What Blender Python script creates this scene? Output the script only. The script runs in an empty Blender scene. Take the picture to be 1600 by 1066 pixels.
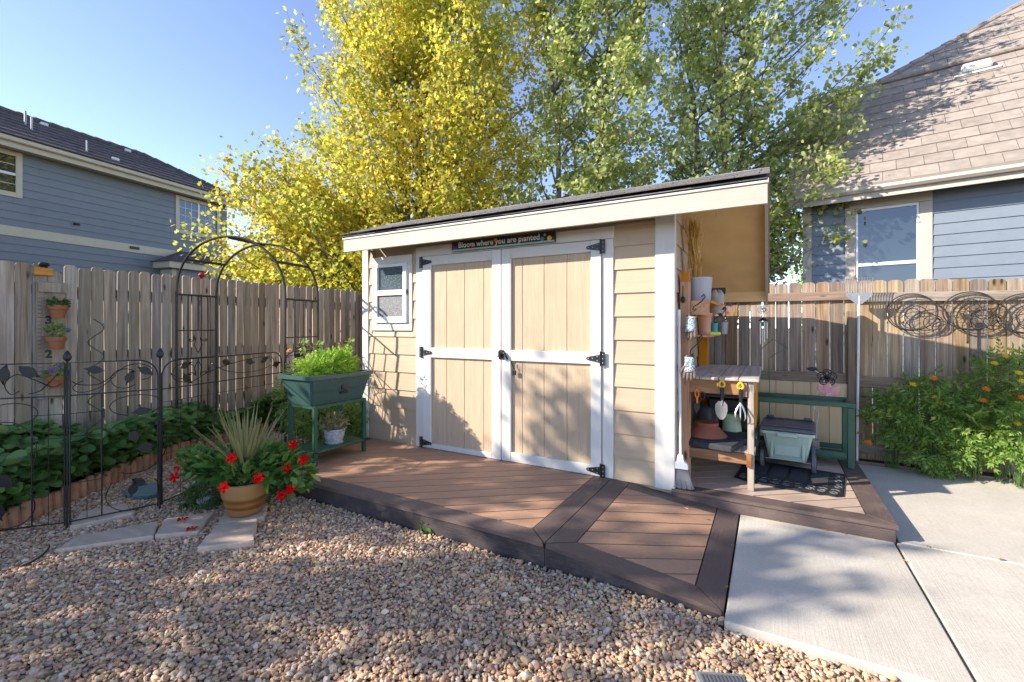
import bpy, math, random
import numpy as np
from mathutils import Vector, Matrix, Euler
random.seed(7)
SC = bpy.context.scene
COL = SC.collection
PI = math.pi
# ------------------------------------------------------------------ camera, sky, sun, exposure
CAM = np.array([0.65, -3.665, 1.38]); YAW = math.asin(0.49144)
FWD = np.array([-math.sin(YAW), math.cos(YAW)]); RGT = np.array([math.cos(YAW), math.sin(YAW)])
cd = bpy.data.cameras.new('camera'); cd.lens = 16; cd.sensor_width = 36
cd.shift_y = -23 / 1600; cd.clip_start = 0.05; cd.clip_end = 2000
co = bpy.data.objects.new('camera', cd); COL.objects.link(co)
co.location = CAM; co.rotation_euler = (PI / 2, 0, YAW); SC.camera = co
SUN_DIR = Vector((0.775, 0.632, -0.545)).normalized()
wd = bpy.data.worlds.new('World'); SC.world = wd; wd.use_nodes = True
nt = wd.node_tree; bg = nt.nodes['Background']
sky = nt.nodes.new('ShaderNodeTexSky'); sky.sky_type = 'NISHITA'; sky.sun_disc = False
sky.sun_elevation = math.asin(-SUN_DIR.z); sky.sun_rotation = math.atan2(-SUN_DIR.x, -SUN_DIR.y)
sky.altitude = 1700; sky.air_density = 0.7; sky.dust_density = 0.1; sky.ozone_density = 0.5
tint = nt.nodes.new('ShaderNodeMixRGB'); tint.blend_type = 'MULTIPLY'; tint.inputs[0].default_value = 1; tint.inputs[2].default_value = (1.03, .94, .94, 1)
nt.links.new(sky.outputs[0], tint.inputs[1]); nt.links.new(tint.outputs[0], bg.inputs[0]); bg.inputs[1].default_value = 0.12
sl = bpy.data.lights.new('sun', 'SUN'); sl.energy = 2.6; sl.angle = math.radians(0.53); sl.color = (1.0, 0.92, 0.80)
so = bpy.data.objects.new('sun', sl); COL.objects.link(so); so.location = (-20, -15, 20)
so.rotation_euler = SUN_DIR.to_track_quat('-Z', 'Y').to_euler()
SC.view_settings.view_transform = 'Standard'; SC.view_settings.look = 'None'
SC.view_settings.exposure = 1.88; SC.view_settings.gamma = 1.0
SC.cycles.use_denoising = True; SC.cycles.max_bounces = 8; SC.cycles.transparent_max_bounces = 8

# ------------------------------------------------------------------ placing helpers (photo ray -> place in the yard)
F, HY = 711.0, 510.0
def ray(px): return FWD + RGT * (px - 800) / F
def at(px, py, D):
    p = CAM[:2] + ray(px) * D; return Vector((p[0], p[1], CAM[2] - (py - HY) * D / F))
def G(px, py, z): return at(px, py, F * (CAM[2] - z) / (py - HY))
def onY(px, py, y): return at(px, py, (y - CAM[1]) / ray(px)[1])
def onX(px, py, x): return at(px, py, (x - CAM[0]) / ray(px)[0])

# ------------------------------------------------------------------ mesh helpers
class MB:
    def __init__(s): s.v = []; s.f = []
    def add(s, v, f):
        o = len(s.v); s.v += [tuple(p) for p in v]; s.f += [tuple(i + o for i in q) for q in f]; return o
    def xf(s, M, o=0):
        for i in range(o, len(s.v)): s.v[i] = tuple(M @ Vector(s.v[i]))
        return s
    def box(s, x0, x1, y0, y1, z0, z1, b=0.0):
        lo = (min(x0, x1), min(y0, y1), min(z0, z1)); hi = (max(x0, x1), max(y0, y1), max(z0, z1))
        if b <= 0:
            v = [(hi[0] if i & 1 else lo[0], hi[1] if i & 2 else lo[1], hi[2] if i & 4 else lo[2]) for i in range(8)]
            return s.add(v, [(0, 2, 3, 1), (4, 5, 7, 6), (0, 1, 5, 4), (2, 6, 7, 3), (0, 4, 6, 2), (1, 3, 7, 5)])
        b = min(b, 0.45 * min(hi[k] - lo[k] for k in range(3)))
        v = []; idx = {}
        for c in range(8):
            for a in range(3):
                p = []
                for k in range(3):
                    up = (c >> k) & 1; q = hi[k] if up else lo[k]
                    if k != a: q += -b if up else b
                    p.append(q)
                idx[c, a] = len(v); v.append(p)
        f = []
        for a in range(3):
            k1, k2 = (a + 1) % 3, (a + 2) % 3
            for sg in (0, 1):
                cs = [(sg << a) | (i << k1) | (j << k2) for i, j in ((0, 0), (1, 0), (1, 1), (0, 1))]
                f.append([idx[c, a] for c in cs])
            for i in (0, 1):
                for j in (0, 1):
                    c = (i << k1) | (j << k2); d = c | (1 << a)
                    f.append([idx[c, k1], idx[d, k1], idx[d, k2], idx[c, k2]])
        for c in range(8): f.append([idx[c, 0], idx[c, 1], idx[c, 2]])
        cc = [(lo[k] + hi[k]) / 2 for k in range(3)]
        out = []
        for q in f:
            A, B, C = (Vector(v[i]) for i in q[:3]); n = (B - A).cross(C - A)
            m = sum((Vector(v[i]) for i in q), Vector()) / len(q) - Vector(cc)
            out.append(q if n.dot(m) > 0 else q[::-1])
        return s.add(v, out)
    def prism(s, poly, fn, a, b):
        """poly: 2D points; fn(u,v,w)->3D; extruded from w=a to w=b"""
        n = len(poly); v = [fn(p[0], p[1], a) for p in poly] + [fn(p[0], p[1], b) for p in poly]
        f = [tuple(range(n))[::-1], tuple(range(n, 2 * n))] + [(i, (i + 1) % n, n + (i + 1) % n, n + i) for i in range(n)]
        A = Vector(v[0]); vol = 0
        for q in f:
            for k in range(1, len(q) - 1):
                vol += (Vector(v[q[0]]) - A).dot((Vector(v[q[k]]) - A).cross(Vector(v[q[k + 1]]) - A))
        if vol < 0: f = [q[::-1] for q in f]
        return s.add(v, f)
    def tube(s, pts, r, n=6, closed=False):
        pts = [Vector(p) for p in pts]; m = len(pts)
        rs = r if isinstance(r, (list, tuple)) else [r] * m
        v = []; f = []; up = None
        for i, p in enumerate(pts):
            if closed: t = pts[(i + 1) % m] - pts[i - 1]
            else: t = pts[min(i + 1, m - 1)] - pts[max(i - 1, 0)]
            if t.length < 1e-9: t = Vector((0, 0, 1))
            t.normalize()
            if up is None: up = Vector((0, 0, 1)) if abs(t.z) < .9 else Vector((1, 0, 0))
            x = up - t * up.dot(t)
            if x.length < 1e-6: x = t.orthogonal()
            x.normalize(); y = t.cross(x); up = x
            for k in range(n):
                a = 2 * PI * k / n; v.append(p + (x * math.cos(a) + y * math.sin(a)) * rs[i])
        for i in range(m if closed else m - 1):
            j = (i + 1) % m
            for k in range(n): f.append((i * n + k, i * n + (k + 1) % n, j * n + (k + 1) % n, j * n + k))
        if not closed: f.append(tuple(range(n))[::-1]); f.append(tuple(range((m - 1) * n, m * n)))
        return s.add(v, f)
    def lathe(s, prof, n=20, c=(0, 0, 0), sx=1, sy=1):
        v = []; f = []; m = len(prof)
        for r, z in prof:
            for k in range(n):
                a = 2 * PI * k / n; v.append((c[0] + r * sx * math.cos(a), c[1] + r * sy * math.sin(a), c[2] + z))
        for i in range(m - 1):
            for k in range(n): f.append((i * n + k, i * n + (k + 1) % n, (i + 1) * n + (k + 1) % n, (i + 1) * n + k))
        f.append(tuple(range(n))[::-1]); f.append(tuple(range((m - 1) * n, m * n)))
        return s.add(v, f)
    def sheet(s, a, b, c, d): return s.add([a, b, c, d], [(0, 1, 2, 3)])

WL = {}
def finish(o, name, parent, kind):
    COL.objects.link(o)
    if parent is not None: o.parent = parent
    if kind: o['kind'] = kind
def obj(name, mb, m, parent=None, smooth=False, kind=None, sharp=35):
    V = np.array(mb.v); lo = V.min(0); hi = V.max(0); c = Vector(((lo[0] + hi[0]) / 2, (lo[1] + hi[1]) / 2, lo[2]))
    me = bpy.data.meshes.new(name)
    me.from_pydata([tuple(Vector(p) - c) for p in mb.v], [], mb.f); me.materials.append(m)
    if smooth:
        me.polygons.foreach_set('use_smooth', [True] * len(me.polygons))
        if sharp: me.set_sharp_from_angle(angle=math.radians(sharp))
    me.update()
    o = bpy.data.objects.new(name, me); finish(o, name, parent, kind)
    o.location = c - (WL[parent.name] if parent else Vector()); WL[o.name] = c
    return o
def tag(o, label=None, cat=None, group=None, kind=None):
    if label: o['label'] = label
    if cat: o['category'] = cat
    if group: o['group'] = group
    if kind: o['kind'] = kind
    return o
def thing(name, label, cat, loc=(0, 0, 0), rz=0, group=None, local=False, kind=None):
    o = bpy.data.objects.new(name, None); COL.objects.link(o); o.empty_display_size = .1
    o.location = loc; o.rotation_euler = (0, 0, rz); tag(o, label, cat, group, kind)
    WL[o.name] = Vector() if local else Vector(loc); return o
def dup(src, loc=None, rz=None, label=None, parent=None):
    c = src.copy(); COL.objects.link(c); WL[c.name] = WL[src.name]
    if parent: c.parent = parent
    if loc is not None: c.location = loc
    if rz is not None: c.rotation_euler = (0, 0, rz)
    if label: c['label'] = label
    for ch in src.children: dup(ch, parent=c)
    return c
def clip(poly, a, b, c):
    """keep a*x+b*y<=c"""
    out = []
    for i in range(len(poly)):
        p, q = poly[i], poly[(i + 1) % len(poly)]; dp = a * p[0] + b * p[1] - c; dq = a * q[0] + b * q[1] - c
        if dp <= 0: out.append(p)
        if (dp < 0 < dq) or (dq < 0 < dp):
            t = dp / (dp - dq); out.append((p[0] + t * (q[0] - p[0]), p[1] + t * (q[1] - p[1])))
    return out
def clip_poly(poly, conv):
    for i in range(len(conv)):
        p, q = conv[i], conv[(i + 1) % len(conv)]; ex, ey = q[0] - p[0], q[1] - p[1]
        poly = clip(poly, ey, -ex, ey * p[0] - ex * p[1])
        if len(poly) < 3: return []
    return poly
def area(p): return .5 * abs(sum(p[i][0] * p[(i + 1) % len(p)][1] - p[(i + 1) % len(p)][0] * p[i][1] for i in range(len(p))))
# numpy leaf scatter -> one mesh
def frames(N, spin):
    N = N / np.linalg.norm(N, axis=1, keepdims=True)
    ref = np.where(np.abs(N[:, 2:3]) < .9, np.array([[0, 0, 1.]]), np.array([[1., 0, 0]]))
    X = np.cross(ref, N); X /= np.linalg.norm(X, axis=1, keepdims=True); Y = np.cross(N, X)
    c, s_ = np.cos(spin)[:, None], np.sin(spin)[:, None]
    return np.stack([X * c + Y * s_, -X * s_ + Y * c, N], axis=2)
def dirframes(Y, N):
    Y = Y / np.linalg.norm(Y, axis=1, keepdims=True); X = np.cross(Y, N); X /= np.linalg.norm(X, axis=1, keepdims=True)
    return np.stack([X, Y, np.cross(X, Y)], axis=2)
def scatter(name, tv, tf, P, R, S, m, parent=None, kind='stuff', smooth=True):
    tv = np.array(tv, float); tf = np.array(tf, int); n, k = len(P), len(tv)
    if np.ndim(S) == 1: S = S[:, None]
    V = np.einsum('nij,nkj->nki', R, tv[None] * S[:, None, :]) + P[:, None, :]
    V = V.reshape(-1, 3); c = np.array([(V[:, 0].min() + V[:, 0].max()) / 2, (V[:, 1].min() + V[:, 1].max()) / 2, V[:, 2].min()])
    Fa = (tf[None] + (np.arange(n) * k)[:, None, None]).reshape(-1, tf.shape[1])
    me = bpy.data.meshes.new(name); me.vertices.add(len(V)); me.vertices.foreach_set('co', (V - c).ravel().astype(np.float32))
    me.loops.add(Fa.size); me.loops.foreach_set('vertex_index', Fa.ravel().astype(np.int32))
    me.polygons.add(len(Fa)); me.polygons.foreach_set('loop_start', (np.arange(len(Fa)) * tf.shape[1]).astype(np.int32))
    me.polygons.foreach_set('use_smooth', np.full(len(Fa), smooth))
    me.update(calc_edges=True); me.materials.append(m)
    o = bpy.data.objects.new(name, me); finish(o, name, parent, kind)
    c = Vector(c); o.location = c - (WL[parent.name] if parent else Vector()); WL[o.name] = c
    return o

# ------------------------------------------------------------------ materials
class NB:
    def __init__(s, name):
        s.m = bpy.data.materials.new(name); s.m.use_nodes = True; s.t = s.m.node_tree
        s.p = s.t.nodes['Principled BSDF']; s.out = s.t.nodes['Material Output']
    def n(s, typ, **kw):
        x = s.t.nodes.new('ShaderNode' + typ)
        for k, v in kw.items(): setattr(x, k, v)
        return x
    def l(s, a, b): s.t.links.new(a, b)
    def math(s, op, a, b=None, c=None):
        x = s.n('Math', operation=op)
        for i, q in enumerate((a, b, c)):
            if q is None: continue
            if isinstance(q, (int, float)): x.inputs[i].default_value = q
            else: s.l(q, x.inputs[i])
        return x.outputs[0]
    def coord(s, stretch=(1, 1, 1), rnd=True, kind='Object'):
        tc = s.n('TexCoord'); mp = s.n('Mapping'); mp.inputs['Scale'].default_value = stretch
        if rnd:
            oi = s.n('ObjectInfo'); va = s.n('VectorMath', operation='MULTIPLY_ADD')
            k = s.n('CombineXYZ'); 
            for i, mlt in enumerate((17.3, 31.7, 23.1)): s.l(s.math('MULTIPLY', oi.outputs['Random'], mlt), k.inputs[i])
            va.inputs[1].default_value = (1, 1, 1); s.l(tc.outputs[kind], va.inputs[0]); s.l(k.outputs[0], va.inputs[2])
            s.l(va.outputs[0], mp.inputs[0])
        else: s.l(tc.outputs[kind], mp.inputs[0])
        return mp.outputs[0]
    def noise(s, co, scale, detail=4, rough=.55, dist=0):
        x = s.n('TexNoise'); x.inputs['Scale'].default_value = scale; x.inputs['Detail'].default_value = detail
        x.inputs['Roughness'].default_value = rough; x.inputs['Distortion'].default_value = dist; s.l(co, x.inputs['Vector']); return x.outputs['Fac']
    def ramp(s, fac, stops, interp='LINEAR'):
        x = s.n('ValToRGB'); x.color_ramp.interpolation = interp; e = x.color_ramp.elements
        while len(e) < len(stops): e.new(.5)
        for i, (p, c) in enumerate(stops): e[i].position = p; e[i].color = (*c, 1)
        s.l(fac, x.inputs[0]); return x.outputs[0]
    def mix(s, a, b, fac, mode='MIX'):
        x = s.n('MixRGB', blend_type=mode)
        for q, i in ((fac, 0), (a, 1), (b, 2)):
            if isinstance(q, (int, float)): x.inputs[i].default_value = q
            elif isinstance(q, tuple): x.inputs[i].default_value = (*q, 1)
            else: s.l(q, x.inputs[i])
        return x.outputs[0]
    def objvar(s, col, amt, hue=0.0):
        oi = s.n('ObjectInfo'); h = s.n('HueSaturation'); s.l(col, h.inputs['Color'])
        s.l(s.math('MULTIPLY_ADD', oi.outputs['Random'], 2 * amt, 1 - amt), h.inputs['Value'])
        if hue:
            r2 = s.math('FRACT', s.math('MULTIPLY', oi.outputs['Random'], 7.31)); s.l(s.math('MULTIPLY_ADD', r2, hue, .5 - hue / 2), h.inputs['Hue'])
            r3 = s.math('FRACT', s.math('MULTIPLY', oi.outputs['Random'], 13.7)); s.l(s.math('MULTIPLY_ADD', r3, .5, .72), h.inputs['Saturation'])
        return h.outputs[0]
    def bump(s, h, strength, dist=.01):
        b = s.n('Bump'); b.inputs['Strength'].default_value = strength; b.inputs['Distance'].default_value = dist
        s.l(h, b.inputs['Height']); s.l(b.outputs[0], s.p.inputs['Normal'])
    def col(s, c):
        if isinstance(c, tuple): s.p.inputs['Base Color'].default_value = (*c, 1)
        else: s.l(c, s.p.inputs['Base Color'])
    def done(s, rough=.6, metal=0, spec=.5):
        if rough is not None: s.p.inputs['Roughness'].default_value = rough
        s.p.inputs['Metallic'].default_value = metal; s.p.inputs['Specular IOR Level'].default_value = spec; return s.m
def plain(name, c, rough=.55, metal=0, var=.12, scale=14, bump=.08, spec=.5, stretch=(1, 1, 1), orand=0, bscale=None, dirt=None):
    b = NB(name); co = b.coord(stretch); nz = b.noise(co, scale, 5)
    lo = tuple(x * (1 - var) for x in c); hi = tuple(min(1, x * (1 + var)) for x in c)
    cc = b.ramp(nz, [(.3, lo), (.7, hi)])
    if dirt:
        d = b.noise(b.coord((1, 1, .35)), 2.6, 6, .65); cc = b.mix(cc, dirt, b.ramp(d, [(.52, (0, 0, 0)), (.72, (.55, .55, .55))]))
    if orand: cc = b.objvar(cc, orand)
    b.col(cc)
    if bump: b.bump(b.noise(co, bscale or scale * 6, 3), bump, .004)
    return b.done(rough, metal, spec)
def wood(name, dark, mid, light, axis='z', freq=26, orand=.2, hue=.03, knots=True, rough=.8, bump=.5, stains=True):
    b = NB(name); st = {'x': (.9, freq, freq), 'y': (freq, .9, freq), 'z': (freq, freq, .9)}[axis]
    co = b.coord(st); g = b.noise(co, 1.6, 7, .65, .6)
    c = b.ramp(g, [(.25, dark), (.48, mid), (.75, light)])
    if stains:
        s2 = {'x': (.6, 3, 3), 'y': (3, .6, 3), 'z': (3, 3, .6)}[axis]
        sn = b.noise(b.coord(s2), 2.2, 4); c = b.mix(c, b.mix(c, dark, .75), b.ramp(sn, [(.45, (0, 0, 0)), (.75, (.8, .8, .8))]))
    if knots:
        s3 = {'x': (3, 9, 9), 'y': (9, 3, 9), 'z': (9, 9, 3)}[axis]
        v = b.n('TexVoronoi'); v.inputs['Scale'].default_value = 1.0; b.l(b.coord(s3), v.inputs['Vector'])
        c = b.mix(c, tuple(x * .35 for x in dark), b.ramp(v.outputs['Distance'], [(.06, (1, 1, 1)), (.16, (0, 0, 0))]))
    c = b.objvar(c, orand, hue); b.col(c); b.bump(g, bump, .004); return b.done(rough, 0, .3)
def leafmat(name, stops, trans=.4, rough=.45, spec=.4, tint=(1.0, 1.0, .55), second=None):
    b = NB(name); ge = b.n('NewGeometry'); c = b.ramp(ge.outputs['Random Per Island'], stops)
    nz = b.noise(b.coord((1, 1, 1), False), .9, 3); c = b.mix(c, b.mix(c, (.62, .66, .6), 1.0, 'MULTIPLY'), b.ramp(nz, [(.42, (0, 0, 0)), (.62, (1, 1, 1))]))
    if second:
        n2 = b.noise(b.coord((1, 1, .8), False), .42, 4, .6); c2 = b.ramp(b.math('FRACT', b.math('MULTIPLY', ge.outputs['Random Per Island'], 5.3)), second)
        c = b.mix(c, c2, b.ramp(n2, [(.50, (0, 0, 0)), (.66, (.8, .8, .8))]))
    b.col(c); m = b.done(rough, 0, spec)
    tr = b.n('BsdfTranslucent'); b.l(b.mix(c, tint, 1.0, 'MULTIPLY'), tr.inputs[0])
    g = b.n('HueSaturation'); g.inputs['Value'].default_value = 1.7; b.l(c, g.inputs['Color']); b.l(g.outputs[0], tr.inputs[0])
    mx = b.n('MixShader'); mx.inputs[0].default_value = trans; b.l(b.p.outputs[0], mx.inputs[1]); b.l(tr.outputs[0], mx.inputs[2]); b.l(mx.outputs[0], b.out.inputs[0])
    return m
def siding_mat(name, c, axis='x', fine=60, bump=.35, var=.1, rough=.6, orand=.05, grime=.3):
    b = NB(name); st = {'x': (1.6, fine, fine), 'y': (fine, 1.6, fine), 'z': (fine, fine, 1.6)}[axis]
    g = b.noise(b.coord(st), 1.2, 6, .6, 1.2); d = b.noise(b.coord((1, 1, 1)), 3, 5)
    cc = b.mix(b.ramp(g, [(.3, tuple(x * (1 - var) for x in c)), (.6, c), (.8, tuple(x * (1 + .5 * var) for x in c))]), tuple(x * .78 for x in c), b.ramp(d, [(.5, (0, 0, 0)), (.8, (.5, .5, .5))]))
    gm = b.noise(b.coord((2, 2, .7)), 2.3, 8, .72); cc = b.mix(cc, tuple(x * .62 for x in c), b.ramp(gm, [(.54, (0, 0, 0)), (.78, (grime, grime, grime))]))
    b.col(b.objvar(cc, orand)); b.bump(g, bump, .004); return b.done(rough, 0, .35)
TAN = (.53, .398, .265)
M = {}
M['tan'] = siding_mat('tan_siding', TAN); M['tan_y'] = siding_mat('tan_siding_side', TAN, 'y')
M['tan_z'] = siding_mat('tan_door_plank', (.54, .405, .268), 'z', 34, .9, .16)
M['white'] = siding_mat('white_trim_paint', (.67, .64, .58), 'x', 45, .25, .05); M['white_z'] = siding_mat('white_trim_paint_upright', (.67, .64, .58), 'z', 45, .25, .05)
M['cream'] = siding_mat('cream_fascia_paint', (.52, .455, .375), 'x', 40, .5, .06)
M['vinyl'] = plain('white_vinyl', (.8, .8, .79), .3, var=.02, bump=0)
M['soffit'] = plain('tan_soffit', (.80, .55, .26), .7, var=.08, scale=5)
M['iron'] = plain('black_iron', (.012, .012, .013), .4, .0, var=.3, bump=.15)
M['bronze'] = plain('dark_bronze_metal', (.045, .042, .036), .4, .6, var=.3, bump=.15)
M['rust'] = plain('rusty_wire', (.055, .043, .035), .6, .3, var=.4, bump=.2)
M['shingle'] = plain('asphalt_shingle', (.23, .215, .205), .95, var=.45, scale=220, bump=.6, orand=.22, spec=.2)
M['deck'] = None
def composite(name, c, axis, dk=.6, orand=.06):
    b = NB(name); st = {'d': (1, 1, 1), 'x': (1.2, 14, 14), 'y': (14, 1.2, 14)}[axis]
    if axis == 'd':
        mp2 = b.n('Mapping'); mp2.inputs['Rotation'].default_value = (0, 0, -.925); mp2.inputs['Scale'].default_value = (14, 1.2, 14)
        tc = b.n('TexCoord'); mp2.vector_type = 'TEXTURE'; mp2.inputs['Scale'].default_value = (1, .07, 1); b.l(tc.outputs['Object'], mp2.inputs[0])
        mp2.inputs['Rotation'].default_value = (0, 0, -.925); mp2.inputs['Scale'].default_value = (.07, .9, .07); co = mp2.outputs[0]
        oi = b.n('ObjectInfo'); va = b.n('VectorMath', operation='ADD'); b.l(co, va.inputs[0]); b.l(b.math('MULTIPLY', oi.outputs['Random'], 41.0), va.inputs[1]); co = va.outputs[0]
    else: co = b.coord(st)
    g = b.noise(co, 1.0, 3, .5, 2.2); w = b.math('SINE', b.math('MULTIPLY', g, 55.0))
    cc = b.ramp(w, [(.0, c), (.75, c), (1.0, tuple(x * 1.22 for x in c))])
    d = b.noise(b.coord((1, 1, 1)), 5, 6, .65); cc = b.mix(cc, (.34, .27, .2), b.ramp(d, [(.5, (0, 0, 0)), (.85, (.35, .35, .35))]))
    b.col(b.objvar(cc, orand)); b.bump(w, .25, .002); return b.done(.6, 0, .35)
M['deck'] = composite('brown_composite', (.385, .221, .137), 'd'); 
M['deck_pale'] = composite('faded_composite', (.46, .335, .25), 'd')
M['fascia_shade_x'] = composite('shade_toned_fascia', (.052, .040, .042), 'x', orand=.03)  # border colour darkened, with the front fascia's shade put into it
M['border_x'] = composite('dark_composite', (.115, .08, .069), 'x'); M['border_y'] = composite('dark_composite_cross', (.115, .08, .069), 'y')
def concrete():
    b = NB('concrete'); co = b.coord((1, 1, 1)); n1 = b.noise(co, 2.2, 7, .62); n2 = b.noise(co, 90, 4)
    br = b.noise(b.coord((160, 3, 1)), 1.0, 3)
    c = b.ramp(n1, [(.3, (.53, .475, .395)), (.7, (.64, .58, .49))])
    c = b.mix(c, b.ramp(n2, [(.35, (.86, .86, .86)), (.65, (1, 1, 1))]), 1.0, 'MULTIPLY')
    st_ = b.noise(b.coord((1, .45, 1)), 1.1, 8, .7); c = b.mix(c, (.36, .31, .25), b.ramp(st_, [(.52, (0, 0, 0)), (.75, (.5, .5, .5))]))
    sp = b.noise(co, 26, 6, .7); c = b.mix(c, (.24, .2, .16), b.ramp(sp, [(.66, (0, 0, 0)), (.8, (.45, .45, .45))]))
    b.col(c); b.bump(b.math('ADD', br, b.math('MULTIPLY', n2, .5)), .6, .003); return b.done(.85, 0, .25)
M['concrete'] = concrete()
def text(name, body, size, m, parent, loc, rot, extrude=.0008, offset=0, sp=1.0, align='LEFT'):
    fc = bpy.data.curves.new(name, 'FONT'); fc.body = body; fc.size = size; fc.extrude = extrude; fc.offset = offset; fc.space_character = sp; fc.align_x = align
    fo = bpy.data.objects.new(name, fc); COL.objects.link(fo); bpy.context.view_layer.update()
    me = bpy.data.meshes.new_from_object(fo.evaluated_get(bpy.context.evaluated_depsgraph_get())); bpy.data.objects.remove(fo); me.materials.clear(); me.materials.append(m); me.name = name
    o = bpy.data.objects.new(name, me); COL.objects.link(o); o.parent = parent; o.location = Vector(loc) - WL[parent.name]; o.rotation_euler = rot; return o
M['fence_l'] = wood('weathered_cedar', (.17, .125, .085), (.39, .31, .225), (.60, .51, .40), 'z', 24, .32, .02)
M['fence_r'] = wood('brown_cedar', (.13, .088, .055), (.29, .21, .135), (.50, .395, .28), 'z', 24, .3, .02)
M['rail'] = wood('cedar_rail', (.11, .075, .05), (.27, .195, .14), (.43, .33, .25), 'x', 20, .12, .02)
M['rail_y'] = wood('cedar_rail_long', (.07, .05, .04), (.16, .12, .095), (.3, .24, .2), 'y', 20, .12, .02)
M['bench_o'] = wood('orange_cedar', (.32, .115, .025), (.66, .26, .06), (.78, .39, .12), 'z', 18, .1, .02, rough=.6, bump=.25)
M['bench_x'] = wood('orange_cedar_shelf', (.32, .115, .025), (.66, .26, .06), (.78, .39, .12), 'y', 18, .1, .02, rough=.6, bump=.25)
M['bench_g'] = wood('greyed_cedar', (.26, .20, .15), (.46, .37, .29), (.62, .53, .44), 'y', 22, .12, .02, bump=.35)
M['bench_gz'] = wood('greyed_cedar_leg', (.20, .15, .11), (.36, .29, .22), (.5, .42, .34), 'z', 22, .12, .02, bump=.35)
M['bench_w'] = wood('worn_cedar_apron', (.16, .07, .03), (.33, .17, .085), (.45, .3, .19), 'x', 18, .12, .02, bump=.3)
M['panel'] = siding_mat('pale_plywood', (.72, .54, .30), 'z', 30, .3)
M['terracotta'] = plain('terracotta', (.36, .125, .045), .75, var=.2, scale=9, bump=.1, dirt=(.30, .2, .14))
M['clay_dark'] = plain('brown_terracotta', (.30, .095, .05), .7, var=.15, scale=9)
M['soil'] = plain('potting_soil', (.05, .033, .022), .95, var=.6, scale=40, bump=.9)
M['green_p'] = plain('green_plastic', (.045, .095, .082), .38, var=.1, scale=5, bump=.03)
M['green_m'] = plain('green_painted_metal', (.025, .085, .05), .4, var=.15, scale=8, bump=.04)
M['mint'] = plain('mint_plastic', (.40, .51, .42), .4, var=.06, scale=5, bump=.03)
M['mint_pot'] = plain('pale_green_pot', (.40, .52, .33), .5, var=.08, scale=5)
M['grey_lid'] = plain('grey_plastic', (.10, .105, .12), .35, var=.12, scale=6, bump=.05)
M['tyre'] = plain('grey_rubber', (.13, .13, .135), .65, var=.15, scale=12)
M['black'] = plain('black_plastic', (.012, .012, .014), .45, var=.25, scale=12)
M['foam'] = plain('black_foam', (.035, .035, .04), .85, var=.3, scale=30, bump=.3)
M['rubber'] = plain('black_rubber', (.014, .014, .015), .6, var=.4, scale=30, bump=.3)
M['pot_grey'] = plain('pale_grey_pot', (.45, .45, .49), .5, var=.04, scale=6)
M['stonepot'] = plain('speckled_stone_pot', (.44, .43, .44), .7, var=.35, scale=45, bump=.25)
M['glaze'] = None
b = NB('banded_brown_glaze'); tc = b.coord((1, 1, 1), False); sx = b.n('SeparateXYZ'); b.l(tc, sx.inputs[0])
wz = b.noise(b.coord((2, 2, 14), False), 1.5, 3)
bands = b.math('ADD', sx.outputs[2], b.math('MULTIPLY', b.math('SUBTRACT', wz, .5), .05))
cc = b.ramp(b.math('MULTIPLY', bands, 3.6), [(.0, (.30, .15, .06)), (.16, (.36, .17, .05)), (.2, (.13, .05, .015)), (.3, (.34, .15, .035)), (.42, (.15, .055, .015)), (.5, (.36, .19, .06)), (.62, (.36, .19, .07)), (1.0, (.40, .25, .11))])
b.col(cc); M['glaze'] = b.done(.3, 0, .5)
M['steel'] = plain('galvanised_steel', (.30, .31, .32), .45, .5, var=.15, scale=30)
M['alu'] = plain('bright_aluminium', (.62, .62, .62), .3, .8, var=.1, scale=30)
M['whitepole'] = plain('white_enamel_pole', (.68, .68, .68), .35, var=.06)
M['bristle'] = plain('grey_bristles', (.13, .135, .15), .8, var=.35, scale=80, bump=.6, stretch=(40, 40, 1))
M['orange'] = plain('orange_plastic', (.75, .17, .02), .4, var=.06)
M['yellow'] = plain('yellow_plastic', (.8, .48, .02), .4, var=.06)
M['lime'] = plain('lime_plastic', (.6, .75, .05), .4, var=.06)
M['teal'] = plain('teal_plastic', (.03, .3, .33), .4, var=.1)
M['peach'] = plain('peach_clay', (.62, .30, .18), .7, var=.08)
M['pink'] = plain('pink_enamel', (.78, .36, .34), .4, var=.1)
M['red'] = plain('red_petal', (.50, .003, .004), .9, var=.25, scale=40, bump=.1, spec=.05)
M['redpaint'] = plain('dark_red_paint', (.35, .015, .02), .5)
M['purple'] = plain('purple_petal', (.16, .04, .28), .6, var=.3)
M['oflower'] = plain('orange_petal', (.85, .22, .01), .6, var=.2, scale=60, bump=.3)
M['yflower'] = plain('yellow_petal', (.85, .55, .02), .6, var=.2, scale=60, bump=.3)
M['brick'] = plain('edging_clay', (.42, .215, .115), .85, var=.22, scale=12, bump=.35, orand=.14, dirt=(.22, .15, .1))
M['flag'] = plain('buff_flagstone', (.53, .40, .30), .85, var=.16, scale=5, bump=.35, orand=.06, stretch=(1, 3, 1), dirt=(.30, .27, .25))
M['tealstone'] = plain('teal_stone', (.13, .22, .20), .7, var=.2, scale=10)
M['rock'] = plain('grey_rock', (.30, .29, .28), .8, var=.25, scale=14, bump=.4)
M['drygrass'] = leafmat('dried_grass', [(0, (.62, .36, .08)), (1, (.75, .50, .17))], .25)
M['stem'] = plain('green_stem', (.08, .14, .03), .6)
M['drystem'] = plain('grey_twig', (.2, .15, .1), .8)
M['bark'] = plain('grey_bark', (.17, .145, .12), .9, var=.45, scale=22, bump=.8, stretch=(1, 1, .25))
M['house'] = siding_mat('blue_grey_siding', (.19, .225, .27), 'x', 30, .15, .06, .6, .04)
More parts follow.
